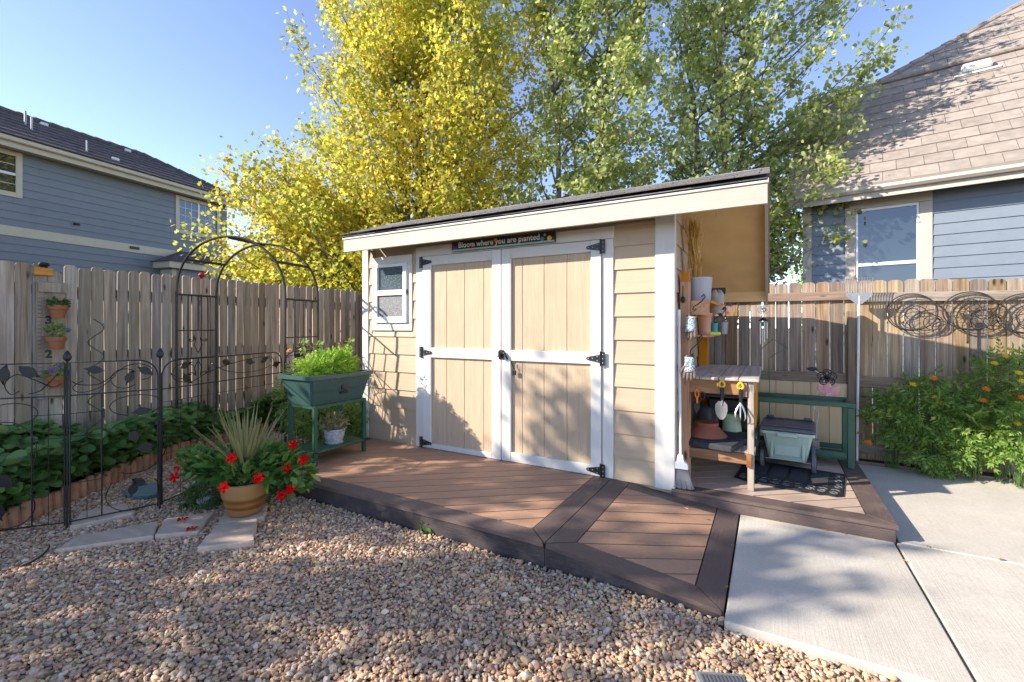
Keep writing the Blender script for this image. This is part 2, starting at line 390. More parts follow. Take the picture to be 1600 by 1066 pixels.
M['house_y'] = siding_mat('slate_grey_siding', (.215, .24, .265), 'y', 30, .15, .06, .6, .04)
M['hcream'] = plain('cream_house_trim', (.56, .50, .38), .6, var=.05, scale=4, bump=.03)
M['htaupe'] = plain('taupe_house_trim', (.48, .42, .35), .6, var=.05, scale=4, bump=.03)
M['tile'] = plain('tan_roof_tile', (.315, .262, .222), .9, var=.16, scale=7, bump=.4, orand=.10, dirt=(.22, .17, .14))
M['tile_d'] = plain('brown_roof_tile', (.105, .085, .085), .85, var=.35, scale=9, bump=.35, orand=.12)
M['skinvent'] = plain('white_vent_metal', (.7, .7, .68), .5, var=.05)
M['glove'] = None
b = NB('patterned_glove'); v = b.n('TexVoronoi'); v.inputs['Scale'].default_value = 120; b.l(b.coord((1, 1, 1)), v.inputs['Vector'])
b.col(b.ramp(b.math('FRACT', b.math('MULTIPLY', v.outputs['Color'], 3.7)), [(0, (.42, .50, .50)), (.45, (.04, .28, .33)), (.62, (.45, .5, .5)), (.74, (.35, .03, .07)), (.84, (.12, .13, .18)), (.92, (.5, .52, .5))], 'CONSTANT')); M['glove'] = b.done(.85)
M['glovepalm'] = plain('brown_glove_fingers', (.16, .11, .09), .85, var=.4, scale=40)
M['cloth'] = plain('pale_cloth', (.48, .42, .35), .9, var=.12, scale=8)
def glass(name, c, rough=.03, dots=0):
    b = NB(name); b.col(c)
    if dots:
        d = b.noise(b.coord((1, 1, 1)), dots, 4); b.col(b.mix(c, tuple(min(1, x * 2.6 + .02) for x in c), b.ramp(d, [(.5, (0, 0, 0)), (.7, (1, 1, 1))])))
    return b.done(rough, 0, 1.0)
M['glass'] = glass('shed_window_glass', (.07, .09, .10), .12, 60); M['screen'] = glass('window_screen', (.11, .11, .115), .55, 90)
M['hglass'] = glass('house_window_glass', (.02, .03, .04), .02)
M['hscreen'] = glass('screened_window_glass', (.03, .045, .065), .12)
# a house window mirrors the open sky
for k in ('hglass',): M[k].node_tree.nodes['Principled BSDF'].inputs['IOR'].default_value = 1.55
M['leaf_y'] = leafmat('yellow_maple_leaf', [(0, (.60, .53, .07)), (.3, (.68, .55, .07)), (.55, (.52, .50, .075)), (.8, (.33, .38, .06)), (.94, (.68, .47, .08)), (1, (.62, .36, .09))], .5, .5, .3, second=[(0, (.24, .32, .05)), (.5, (.36, .42, .07)), (1, (.50, .50, .09))])
M['leaf_p'] = leafmat('poplar_leaf', [(0, (.25, .32, .07)), (.5, (.40, .45, .13)), (.8, (.55, .56, .23)), (1, (.66, .61, .31))], .45, .36, .6)
M['leaf_d'] = leafmat('dark_tree_leaf', [(0, (.05, .09, .02)), (1, (.13, .16, .04))], .35)
M['leaf_s'] = leafmat('strawberry_leaf', [(0, (.10, .20, .05)), (.6, (.165, .30, .075)), (1, (.27, .40, .13))], .3, .45, .4)
M['leaf_m'] = leafmat('marigold_leaf', [(0, (.14, .25, .05)), (.7, (.26, .38, .09)), (1, (.42, .52, .16))], .45, .5, .3)
M['leaf_v'] = leafmat('mandevilla_leaf', [(0, (.07, .17, .035)), (.7, (.12, .25, .05)), (1, (.28, .38, .09))], .3, .32, .5)
M['leaf_h'] = leafmat('parsley_leaf', [(0, (.22, .38, .04)), (1, (.42, .56, .09))], .45, .5, .3)
M['leaf_k'] = leafmat('spike_leaf', [(0, (.15, .17, .05)), (.5, (.27, .26, .10)), (1, (.42, .38, .2))], .25, .4, .4)
M['leaf_g'] = leafmat('feathery_leaf', [(0, (.05, .11, .03)), (1, (.1, .19, .05))], .35)
M['leaf_b'] = leafmat('heather_sprig', [(0, (.3, .27, .14)), (.6, (.42, .36, .22)), (1, (.2, .25, .09))], .3)
M['dryleaf'] = plain('dry_leaf', (.45, .26, .08), .8, var=.3)

# ------------------------------------------------------------------ the ground
rs = np.random.RandomState(3)
g = MB(); g.sheet((-400, -400, -.09), (400, -400, -.09), (400, 400, -.09), (-400, 400, -.09))
M['earth'] = plain('bare_earth', (.16, .125, .085), .95, var=.35, scale=2, bump=.6)
obj('ground', g, M['earth'], kind='structure')
EDGE = [(-3.6, -3.25), (-3.833, -2.72), (-4.10, -2.30), (-4.449, -1.80), (-4.80, -1.27), (-4.93, -.7), (-5.0, 0.0)]
g = MB(); g.add([(-5.2, -6, -.028), (2.6, -6, -.028), (2.6, 1.6, -.028), (-5.2, 1.6, -.028)], [(0, 1, 2, 3)])
M['gravel_base'] = plain('gravel_fines', (.12, .092, .072), .95, var=.5, scale=60, bump=.8)
obj('gravel_base', g, M['gravel_base'], kind='structure')
# bed soil along the left fence
g = MB(); poly = EDGE + [(-5.28, 0.0), (-5.28, 1.7), (-3.4, 1.7), (-3.4, .1), (-3.62, .05), (-5.0, 0.05)]
g = MB(); g.prism([(-3.6, -3.25), (-3.86, -2.72), (-4.13, -2.30), (-4.48, -1.80), (-4.83, -1.27), (-4.96, -.7), (-5.03, 0), (-5.28, 0), (-5.28, -3.25)][::-1], lambda u, v, w: (u, v, w), -.05, .10)
g.prism([(-5.28, .004), (-3.42, .004), (-3.42, 1.7), (-5.28, 1.7)], lambda u, v, w: (u, v, w), -.05, .09)
obj('bed_soil', g, M['soil'], kind='structure')

# stepping stones
st = thing('stepping_stone_path', None, None, (-2.8, -2.1, 0), kind='structure')
STONES = [[(85, 860), (240, 838), (250, 815), (120, 838)], [(240, 837), (310, 831), (335, 800), (257, 812)], [(308, 858), (395, 848), (404, 812), (338, 822)],
          [(341, 819), (412, 808), (418, 790), (352, 797)], [(108, 824), (212, 801), (196, 787), (128, 800)]]
SP = []
for i, q in enumerate(STONES):
    pts = [G(x, y, .025) for x, y in q]; pts = [(p.x, p.y) for p in pts]; SP.append(pts)
    cx = sum(p[0] for p in pts) / 4; cy = sum(p[1] for p in pts) / 4; pp = []
    for k in range(4):
        a, b_ = pts[k], pts[(k + 1) % 4]
        for t in (0.04, .2, .4, .6, .8, .96):
            pp.append((a[0] + (b_[0] - a[0]) * t + rs.uniform(-.007, .007), a[1] + (b_[1] - a[1]) * t + rs.uniform(-.007, .007)))
    g = MB(); n = len(pp)
    ins = [(cx + (p[0] - cx) * .965, cy + (p[1] - cy) * .965) for p in pp]; zt = .03 + .006 * (i == 2)
    v = [(p[0], p[1], -.02) for p in pp] + [(p[0], p[1], zt - .008) for p in pp] + [(p[0], p[1], zt) for p in ins]
    f = [(a, (a + 1) % n, n + (a + 1) % n, n + a) for a in range(n)] + [(n + a, n + (a + 1) % n, 2 * n + (a + 1) % n, 2 * n + a) for a in range(n)] + [tuple(range(2 * n, 3 * n))]
    ar = sum(pp[a][0] * pp[(a + 1) % n][1] - pp[(a + 1) % n][0] * pp[a][1] for a in range(n))
    if ar < 0: f = [q_[::-1] for q_ in f]
    g.add(v, f); obj('stone', g, M['flag'], st)

# concrete patio
pt = thing('patio', None, None, (2, 0, 0), kind='structure')
for x0, x1, y0, y1 in ((.472, 1.332, -1.372, -.004), (1.346, 3.6, -1.385, -.006), (3.612, 7, -1.385, -.006), (1.36, 4.4, .006, 1.90), (4.412, 8, .006, 1.8)):
    g = MB(); g.box(x0, x1, y0, y1, -.07, .03, .006); obj('slab', g, M['concrete'], pt)
g = MB(); g.box(1.37, 8, 1.935, 2.10, -.05, .045); obj('flower_bed_soil', g, M['soil'], kind='structure')
g = MB(); g.box(1.37, 8, 1.906, 1.93, -.05, .055, .004); obj('bed_edging_strip', g, M['rail'], kind='structure')
g = MB(); g.box(-.1, 1.36, 1.74, 2.1, -.06, .01); obj('strip_soil', g, M['soil'], kind='structure')

# gravel: instanced pebbles
def in_poly(P, poly):
    x, y = P[:, 0], P[:, 1]; ins = np.zeros(len(P), bool); n = len(poly)
    for i in range(n):
        (x1, y1), (x2, y2) = poly[i], poly[(i + 1) % n]
        c = ((y1 > y) != (y2 > y)) & (x < (x2 - x1) * (y - y1) / (y2 - y1 + 1e-12) + x1); ins ^= c
    return ins
def gravel_points():
    out = []
    for layer, sp in ((0, .0148), (1, .0188)):
        xs = np.arange(-5.1, 2.5, sp); ys = np.arange(-4.5, 1.4, sp)
        X, Y = np.meshgrid(xs, ys); P = np.stack([X.ravel(), Y.ravel()], 1) + rs.uniform(-.55, .55, (X.size, 2)) * sp
        rel = P - CAM[:2]; D = rel @ FWD; U = rel @ RGT
        k = (D > .75) & (np.abs(U) < D * 1.125 + 1.0)
        k &= ~((P[:, 0] > -3.31) & (P[:, 0] < .48) & (P[:, 1] > -1.30))
        k &= ~((P[:, 0] > .46) & (P[:, 1] > -1.38))
        bed = [(-3.6, -3.3), (-3.8, -2.72), (-4.07, -2.30), (-4.42, -1.80), (-4.77, -1.27), (-4.9, -.7), (-4.97, .0), (-4.97, .02), (-3.4, .02), (-3.4, 2), (-6, 2), (-6, -3.3)]
        k &= ~in_poly(P, bed)
        for s_ in SP:
            cx, cy = np.mean([p[0] for p in s_]), np.mean([p[1] for p in s_]); k &= ~in_poly(P, [(cx + (p[0] - cx) * .97, cy + (p[1] - cy) * .97) for p in s_])
        P = P[k]; z = np.full(len(P), -.016 if layer == 0 else -.003) + rs.uniform(-.005, .005, len(P)) + .006 * np.sin(P[:, 0] * 5.1 + P[:, 1] * 3.3) * np.sin(P[:, 1] * 4.3)
        out.append(np.concatenate([P, z[:, None]], 1))
    return np.concatenate(out)
GP = gravel_points(); NG = len(GP)
size = np.clip(np.exp(rs.normal(np.log(.0079), .33, NG)), .004, .0185)
scl = size[:, None] * np.stack([rs.uniform(.95, 1.5, NG), rs.uniform(.75, 1.1, NG), rs.uniform(.5, .85, NG)], 1)
rot = np.stack([rs.normal(0, .35, NG), rs.normal(0, .35, NG), rs.uniform(0, 2 * PI, NG)], 1)
pal = np.array([(.60, .425, .265), (.54, .375, .235), (.65, .50, .325), (.67, .55, .40), (.45, .295, .195), (.56, .36, .255), (.68, .60, .50), (.36, .28, .235), (.22, .20, .19), (.42, .37, .33), (.60, .38, .19), (.44, .245, .175), (.50, .385, .30)])
pw = np.array([20, 17, 18, 12, 7, 12, 4, 4, 2.5, 2.5, 4, 4, 7.]); ci = rs.choice(len(pal), NG, p=pw / pw.sum())
pal = np.clip(pal.mean(1, keepdims=True) + (pal - pal.mean(1, keepdims=True)) * .98 + np.array([[.10, .055, .02]]), .02, .82)
colr = np.clip(pal[ci] * rs.uniform(.70, 1.2, (NG, 1)) * rs.uniform(.94, 1.06, (NG, 3)), 0, 1) * .95
me = bpy.data.meshes.new('gravel'); me.vertices.add(NG); me.vertices.foreach_set('co', GP.ravel().astype(np.float32))
for nm, ty, dat in (('rot', 'FLOAT_VECTOR', rot), ('scl', 'FLOAT_VECTOR', scl)):
    a = me.attributes.new(nm, ty, 'POINT'); a.data.foreach_set('vector', dat.ravel().astype(np.float32))
a = me.attributes.new('col', 'FLOAT_COLOR', 'POINT'); a.data.foreach_set('color', np.concatenate([colr, np.ones((NG, 1))], 1).ravel().astype(np.float32))
a = me.attributes.new('pick', 'INT', 'POINT'); a.data.foreach_set('value', rs.randint(0, 7, NG).astype(np.int32))
b = NB('river_pebble'); at_ = b.n('Attribute'); at_.attribute_type = 'INSTANCER'; at_.attribute_name = 'col'
pn = b.noise(b.coord((1, 1, 1), True), 2.4, 5, .6); b.col(b.mix(at_.outputs['Color'], b.ramp(pn, [(.3, (.66, .64, .62)), (.7, (1.15, 1.12, 1.1))]), 1.0, 'MULTIPLY')); M['pebble'] = b.done(.62, 0, .4)
me.materials.append(M['pebble'])
go = bpy.data.objects.new('gravel', me); COL.objects.link(go)
tag(go, 'tan and pink river gravel covering the yard in front of the deck', 'gravel', kind='stuff')
ng = bpy.data.node_groups.new('pebbles', 'GeometryNodeTree')
ng.interface.new_socket('Geometry', in_out='INPUT', socket_type='NodeSocketGeometry'); ng.interface.new_socket('Geometry', in_out='OUTPUT', socket_type='NodeSocketGeometry')
N_ = ng.nodes; gi = N_.new('NodeGroupInput'); gout = N_.new('NodeGroupOutput'); jo = N_.new('GeometryNodeJoinGeometry')
for k in range(7):
    ic = N_.new('GeometryNodeMeshIcoSphere'); ic.inputs['Subdivisions'].default_value = 3
    nz = N_.new('ShaderNodeTexNoise'); nz.noise_dimensions = '4D'; nz.inputs['W'].default_value = k * 3.7; nz.inputs['Scale'].default_value = .75; nz.inputs['Detail'].default_value = 1.5
    v1 = N_.new('ShaderNodeVectorMath'); v1.operation = 'SUBTRACT'; v1.inputs[1].default_value = (.5, .5, .5)
    v2 = N_.new('ShaderNodeVectorMath'); v2.operation = 'SCALE'; v2.inputs['Scale'].default_value = 1.5
    sp_ = N_.new('GeometryNodeSetPosition'); ss = N_.new('GeometryNodeSetShadeSmooth'); sm = N_.new('GeometryNodeSetMaterial'); sm.inputs['Material'].default_value = M['pebble']; gt = N_.new('GeometryNodeGeometryToInstance')
    L = ng.links.new
    L(nz.outputs['Color'], v1.inputs[0]); L(v1.outputs[0], v2.inputs[0]); L(ic.outputs['Mesh'], sp_.inputs['Geometry']); L(v2.outputs[0], sp_.inputs['Offset'])
    L(sp_.outputs[0], ss.inputs[0]); L(ss.outputs[0], sm.inputs[0]); L(sm.outputs[0], gt.inputs[0]); L(gt.outputs[0], jo.inputs[0])
ip = N_.new('GeometryNodeInstanceOnPoints'); ip.inputs['Pick Instance'].default_value = True
def na(nm, ty):
    x = N_.new('GeometryNodeInputNamedAttribute'); x.data_type = ty; x.inputs['Name'].default_value = nm; return x.outputs['Attribute']
er = N_.new('FunctionNodeEulerToRotation'); L(na('rot', 'FLOAT_VECTOR'), er.inputs[0])
L(gi.outputs[0], ip.inputs['Points']); L(jo.outputs[0], ip.inputs['Instance']); L(na('pick', 'INT'), ip.inputs['Instance Index']); L(er.outputs[0], ip.inputs['Rotation']); L(na('scl', 'FLOAT_VECTOR'), ip.inputs['Scale'])
L(ip.outputs[0], gout.inputs[0])
md = go.modifiers.new('pebbles', 'NODES'); md.node_group = ng

# ------------------------------------------------------------------ deck
def diag_boards(par, x0, x1, y0, y1, zf, th=.025, w=.14, gap=.011, off=0.0, m='deck'):
    dx, dy = math.sin(math.radians(37)), math.cos(math.radians(37)); rect = [(x0, y0), (x1, y0), (x1, y1), (x0, y1)]
    cs = [y * dy - x * dx for x, y in rect]; k = min(cs) - off
    while k < max(cs):
        a0, a1 = k + gap / 2, k + w - gap / 2
        p = clip(clip(rect, -dx, dy, a1), dx, -dy, -a0); k += w
        if len(p) >= 3 and area(p) > .0008:
            g = MB(); g.prism(p, lambda u, v, ww: (u, v, zf(u) + ww), -th, 0.0); obj('deck_board', g, M[m], par)
DZ = .138
dk = thing('deck', None, None, (-1.9, -.65, 0), kind='structure')
flat = lambda x: DZ
diag_boards(dk, -3.16, -.618, -1.162, -.03, flat)
def pr(par, name, poly, zf, m, th=.025):
    g = MB(); g.prism(poly, lambda u, v, w: (u, v, zf(u) + w), -th, 0.0); return obj(name, g, m, par)
pr(dk, 'border_board', [(-3.305, -1.305), (-.478, -1.305), (-.612, -1.168), (-3.165, -1.168)], flat, M['border_x'])
pr(dk, 'border_board', [(-.472, -1.298), (-.472, -.004), (-.612, -.004), (-.612, -1.162)], flat, M['border_y'])
pr(dk, 'border_board', [(-3.305, -1.298), (-3.165, -1.162), (-3.165, -.05), (-3.305, -.05)], flat, M['border_y'])
g = MB(); g.box(-3.295, -.474, -1.295, -1.272, -.06, DZ - .027, .003); obj('fascia_board', g, M['fascia_shade_x'], dk)
g = MB(); g.box(-3.295, -3.27, -1.27, -.05, -.06, DZ - .027, .003); obj('fascia_board', g, M['border_y'], dk)
g = MB(); g.box(-3.26, -.5, -1.26, -.04, -.06, .10); obj('deck_frame', g, M['black'], dk)
rp = thing('ramp', None, None, (0, -.65, 0), kind='structure')
slope = lambda x: DZ - (x + .47) * (.104 / .935)
diag_boards(rp, -.322, .318, -1.162, -.146, slope, off=.05)
pr(rp, 'border_board', [(-.466, -1.296), (-.328, -1.168), (-.328, -.004), (-.466, -.004)], slope, M['border_y'])
pr(rp, 'border_board', [(-.46, -1.305), (.455, -1.305), (.325, -1.168), (-.322, -1.168)], slope, M['border_x'])
pr(rp, 'border_board', [(.463, -1.300), (.463, -.004), (.325, -.004), (.325, -1.162)], slope, M['border_y'])
pr(rp, 'border_board', [(-.322, -.14), (.319, -.14), (.319, -.004), (-.322, -.004)], slope, M['border_x'])
g = MB(); g.prism([(-.47, -.06), (.455, -.06), (.455, slope(.455) - .028), (-.47, slope(-.47) - .028)], lambda u, v, w: (u, w, v), -1.295, -1.272); obj('fascia_board', g, M['fascia_shade_x'], rp)
g = MB(); g.prism([(-.46, -.06), (.44, -.06), (.44, slope(.44) - .036), (-.46, slope(-.46) - .036)], lambda u, v, w: (u, w, v), -1.26, -.01); obj('ramp_frame', g, M['black'], rp)
bd = thing('bench_deck', None, None, (.7, .85, 0), kind='structure')
diag_boards(bd, .03, 1.205, .112, 1.72, flat, off=.03, m='deck_pale')
pr(bd, 'border_board', [(.0, -.028), (1.352, -.028), (1.212, .106), (.0, .106)], flat, M['border_x'])
pr(bd, 'border_board', [(1.352, -.02), (1.352, 1.72), (1.212, 1.72), (1.212, .114)], flat, M['border_y'])
g = MB(); g.box(0, 1.341, -.019, .003, .0, DZ - .027, .003); obj('fascia_board', g, M['border_x'], bd)
g = MB(); g.box(1.32, 1.342, .006, 1.72, .0, DZ - .027, .003); obj('fascia_board', g, M['border_y'], bd)
g = MB(); g.box(.01, 1.31, .01, 1.71, .0, .10); obj('deck_frame', g, M['black'], bd)

# ------------------------------------------------------------------ shed
sh = thing('garden_shed', 'small tan garden shed with white double doors and overhanging shingle roof', 'shed', (-1.65, .8, .1))
XL, XR, YB = -3.34, 0.0, 1.5
RY, RZ = .35, 2.575      # ridge
def zback(y): return RZ - (y - RY) * (RZ - 1.735) / (1.72 - RY)
def zfront(y): return RZ - (RY - y) * (RZ - 2.342) / (RY + .31)
wall = MB(); wall.prism([(.03, .10), (YB, .10), (YB, zback(YB) - .06), (RY, RZ - .06), (.03, zfront(.03) - .06)], lambda u, v, w: (w, u, v), XL + .03, XR - .03)
wl = obj('wall', wall, M['tan'], sh)
EXPO = .19
def lap(par, x0, x1, z0, z1, m, y=0.0, dn=1):
    g = MB(); g.prism([(y - .006, z1), (y - .02, z0), (y - .006, z0), (y + .02, z0 + .01), (y + .02, z1)], lambda u, v, w: (w, u, v), x0, x1); return obj('siding_board', g, m, par)
z = .13; k = 0
while z < 2.2:
    z1 = min(z + EXPO + .001, 2.21)
    lap(wl, -.452, -.126, z, z1, M['tan'])
    if z1 < 1.33 or z > 2.15: lap(wl, -3.248, -2.556, z, z1, M['tan'])
    else:
        lap(wl, -3.248, -3.198, z, z1, M['tan']); lap(wl, -2.602, -2.556, z, z1, M['tan'])
        if z < 1.33: lap(wl, -3.197, -2.603, z, 1.327, M['tan'])
    z += EXPO
z = .13
while z < 2.40:       # right side wall, facing +x
    z1 = min(z + EXPO + .001, 2.395)
    ye = YB
    if z1 > zback(YB) - .08: ye = RY + (RZ - .08 - z1) * (1.72 - RY) / (RZ - 1.735)
    y0 = .005
    if ye > .12:
        g = MB(); g.prism([(.006, z1), (.02, z), (.006, z), (-.02, z + .01), (-.02, z1)], lambda u, v, w: (u, w, v), .048, ye); obj('siding_board', g, M['tan_y'], wl)
    z += EXPO
def part(name, b_, m, par, bev=.003): 
    g = MB(); g.box(*b_, bev); return obj(name, g, m, par)
part('corner_trim', (XL - .004, -3.252, -.026, .05, .13, 2.24), M['white_z'], sh); part('corner_trim', (-.124, .024, -.026, -.001, .12, 2.24), M['white_z'], sh)
part('corner_trim', (.001, .024, .0, .045, .12, 2.3), M['white_z'], sh)
part('corner_trim', (.001, .022, YB - .05, YB + .02, .12, 1.8), M['white_z'], sh)
part('door_trim', (-2.552, -2.456, -.028, 0, .13, 2.098), M['white_z'], sh); part('door_trim', (-.548, -.454, -.028, 0, .13, 2.098), M['white_z'], sh)
part('door_trim', (-2.557, -.449, -.026, 0, 2.1, 2.20), M['white'], sh)
part('skirt', (XL, -.0, .012, .03, .0, .129), M['tan'], sh, 0); part('skirt', (-.012, .001, .031, YB, .0, .129), M['tan_y'], sh, 0)
# doors
def hinge(par, x, z, sgn):
    """strap hinge: square leaf on the trim at x, tapering strap towards sgn"""
    h = MB(); h.box(min(x, x - sgn * .034), max(x, x - sgn * .034), -.052, -.046, z - .056, z + .056, .001)
    h.prism([(x + sgn * .004, z - .034), (x + sgn * .118, z - .012), (x + sgn * .128, z), (x + sgn * .118, z + .012), (x + sgn * .004, z + .034)], lambda u, v, w: (u, w, v), -.054, -.047)
    h.tube([(x + sgn * .002, -.054, z - .06), (x + sgn * .002, -.054, z + .06)], .007, 8)
    o = obj('hinge', h, M['iron'], par)
    for dx, dz in ((-.018, .035), (-.018, -.035), (-.018, 0), (.03, .018), (.03, -.018), (.07, 0), (.108, 0)):
        bt = MB(); bt.lathe([(.0055, 0), (.005, .002), (.002, .0035)], 8)
        bt.xf(Matrix.Translation((x + sgn * dx, -.053, z + dz)) @ Matrix.Rotation(PI / 2, 4, 'X')); obj('bolt', bt, M['steel'], par)
def door(x0, x1, sl, sr, zb, splits, hx, hs):
    d = thing('door', None, None, ((x0 + x1) / 2, -.02, .14)); d.parent = sh; d.location = Vector(((x0 + x1) / 2, -.02, .14)) - WL[sh.name]
    zt = 2.094
    part('stile', (x0, x0 + sl, -.046, -.02, .142, zt), M['white_z'], d); part('stile', (x1 - sr, x1, -.046, -.02, .142, zt), M['white_z'], d)
    a, c = x0 + sl + .001, x1 - sr - .001
    part('rail', (a, c, -.0445, -.02, 2.0, zt), M['white'], d); part('rail', (a, c, -.0445, -.02, 1.064, 1.163), M['white'], d); part('rail', (a, c, -.0445, -.02, .142, zb), M['white'], d)
    e = [x0 + .02] + [a + (c - a) * s_ for s_ in splits] + [x1 - .02]
    for i in range(len(e) - 1): part('plank', (e[i] + .0013, e[i + 1] - .0013, -.019, .0, .145, 2.09), M['tan_z'], d, .003)
    part('plank_backing', (x0 + .02, x1 - .02, .001, .012, .145, 2.09), M['tan_z'], d, 0)
    for z_ in (2.035, 1.113, .19): hinge(d, hx, z_, hs)
    return d
d1 = door(-2.451, -1.512, .11, .098, .19, (.25, .55, .855), -2.452, 1)
d2 = door(-1.504, -.553, .098, .088, .228, (.14, .425, .71), -.552, -1)
tag(d1, 'left shed door'); tag(d2, 'right shed door with latch and padlock')
g = MB(); g.box(-1.53, -1.475, -.056, -.047, 1.075, 1.16, .002); g.tube([(-1.50, -.058, 1.12), (-1.50, -.085, 1.12)], .011, 8)
g.tube([(-1.535, -.07, 1.10), (-1.46, -.072, 1.135)], .007, 8); g.tube([(-1.46, -.06, 1.14), (-1.44, -.07, 1.10), (-1.43, -.06, 1.075)], .008, 8)
g.tube([(-1.50, -.09, 1.10), (-1.50, -.09, 1.15)], .012, 8)
obj('latch', g, M['iron'], d2, True)
g = MB(); g.tube([(-1.395, -.055, 1.06), (-1.39, -.05, 1.035), (-1.375, -.05, 1.01), (-1.365, -.05, .985)], .005, 6); g.box(-1.385, -1.345, -.06, -.045, .935, .98, .006)
obj('padlock', g, M['bronze'], d2, True)
# window
wn = thing('window', None, None, (-2.9, -.03, 1.33)); wn.parent = sh; wn.location = Vector((-2.9, -.03, 1.33)) - WL[sh.name]
part('frame', (-3.19, -2.61, -.027, -.001, 2.05, 2.137), M['white'], wn); part('frame', (-3.19, -2.61, -.027, -.001, 1.333, 1.415), M['white'], wn)
part('frame', (-3.19, -3.135, -.026, -.001, 1.416, 2.049), M['white_z'], wn); part('frame', (-2.668, -2.61, -.026, -.001, 1.416, 2.049), M['white_z'], wn)
for b_ in ((-3.134, -2.669, 2.02, 2.048), (-3.134, -2.669, 1.417, 1.482), (-3.134, -2.669, 1.712, 1.77)): part('sash', (b_[0], b_[1], -.05, -.004, b_[2], b_[3]), M['vinyl'], wn)
for b_ in ((-3.134, -3.09), (-2.722, -2.669)): part('sash', (b_[0], b_[1], -.048, -.004, 1.483, 2.019), M['vinyl'], wn)
part('pane', (-3.092, -2.72, -.022, -.012, 1.768, 2.022), M['glass'], wn, 0); part('pane', (-3.092, -2.72, -.03, -.02, 1.48, 1.714), M['screen'], wn, 0)
# roof
rf = thing('roof', None, None, (-1.35, .7, 1.7)); rf.parent = sh; rf.location = Vector((-1.35, .7, 1.7)) - WL[sh.name]
RX0, RX1 = -3.325, .645
part('fascia', (RX0, RX1, -.302, -.277, 2.172, 2.303), M['cream'], rf); part('drip_trim', (RX0 - .006, RX1 + .006, -.312, -.277, 2.305, 2.336), M['white'], rf)
def slab(y0, z0, y1, z1, th, x0, x1, name, m):
    g = MB(); g.prism([(y0, z0), (y1, z1), (y1, z1 - th), (y0, z0 - th)], lambda u, v, w: (w, u, v), x0, x1); return obj(name, g, m, rf)
slab(-.312, 2.340, RY, RZ - .004, .018, RX0, RX1, 'sheathing', M['shingle']); slab(RY + .001, RZ - .004, 1.72, 1.729, .03, RX0, RX1, 'soffit', M['soffit'])
slab(-.276, 2.29, RY, RZ - .022, .1, RX1 - .024, RX1 - .002, 'rake_board', M['cream']); slab(RY + .001, RZ - .035, 1.72, 1.70, .10, RX1 - .024, RX1 - .002, 'rake_board', M['cream'])
slab(-.276, 2.29, RY, RZ - .022, .1, RX0 + .002, RX0 + .024, 'rake_board', M['cream']); slab(RY + .001, RZ - .035, 1.72, 1.70, .10, RX0 + .002, RX0 + .024, 'rake_board', M['cream'])
part('back_fascia', (RX0 + .025, RX1 - .026, 1.66, 1.695, 1.635, 1.745), M['soffit'], rf)
# gable fill between wall top and roof, left side hidden; shingles tab by tab
L_f = math.hypot(RY + .31, RZ - 2.342); ang = math.atan2(RZ - 2.342, RY + .31)
for c_ in range(5):
    s0 = c_ * .142; x = RX0 - .012 - (.0 if c_ % 2 else .15)
    while x < RX1 + .01:
        xa, xb = max(x, RX0 - .012), min(x + .298, RX1 + .012); x += .303 + rs.uniform(-.004, .004)
        if xb - xa < .03: continue
        g = MB(); j = rs.uniform(-.006, .006); g.box(xa, xb, s0 - .008 + j, min(s0 + .20, L_f), 0, .007, .001)
        for i, p in enumerate(g.v):
            yy, zz = p[1], p[2] + .016 - (p[1] - s0) * .07
            g.v[i] = (p[0], -.322 + yy * math.cos(ang) - zz * math.sin(ang), 2.344 + yy * math.sin(ang) + zz * math.cos(ang))
        obj('shingle', g, M['shingle'], rf)
x = RX0 - .012
while x < RX1:
    g = MB(); xb = min(x + .30, RX1 + .012); g.prism([(RY - .12, zfront(RY - .12) + .018), (RY, RZ + .03), (RY + .12, zback(RY + .12) + .022), (RY + .12, zback(RY + .12) + .012), (RY, RZ + .018), (RY - .12, zfront(RY - .12) + .01)], lambda u, v, w: (w, u, v), x, xb)
    obj('ridge_cap', g, M['shingle'], rf); x += .303
slab(RY + .08, zback(RY + .08) + .008, 1.74, zback(1.74) + .008, .01, RX0 - .012, RX1 + .012, 'back_shingle_sheet', M['shingle'])
g = MB(); g.tube([(.32, -.1, 2.25), (.322, -.1, 2.18), (.326, -.1, 2.16)], .003, 5); obj('hook', g, M['steel'], rf)
# slogan sign
sg = thing('slogan_sign', 'narrow black Bloom where you are planted sign above the shed doors', 'sign', (-1.515, -.05, 2.11))
part('board', (-2.068, -.961, -.058, -.034, 2.112, 2.207), plain('sign_black', (.016, .018, .02), .5, var=.2), sg, .002)
part('base_strip', (-2.067, -.962, -.064, -.0585, 2.111, 2.128), plain('sign_green', (.32, .42, .36), .5), sg, .001)
text('lettering', 'Bloom where you are planted', .0715, plain('sign_letter', (.82, .81, .77), .6, var=.03), sg, (-1.545, -.0592, 2.145), (PI / 2, 0, 0), .0008, .0012, 1.02, 'CENTER')
def disc_flower(par, c, r, m, mc, npet=7, name='painted_flower', nrm=(0, -1, 0), th=.003):
    g = MB(); c = Vector(c); n = Vector(nrm).normalized(); q = n.to_track_quat('Z', 'Y').to_matrix().to_4x4()
    for k in range(npet):
        a = 2 * PI * k / npet; o_ = len(g.v); g.lathe([(r * .42, 0), (r * .4, th), (r * .15, th * 1.6)], 8, (math.cos(a) * r * .6, math.sin(a) * r * .6, 0)); 
    g.lathe([(r * .34, 0), (r * .33, th * 1.6), (r * .1, th * 2.4)], 8); g.xf(Matrix.Translation(c) @ q); return obj(name, g, m, par, True)
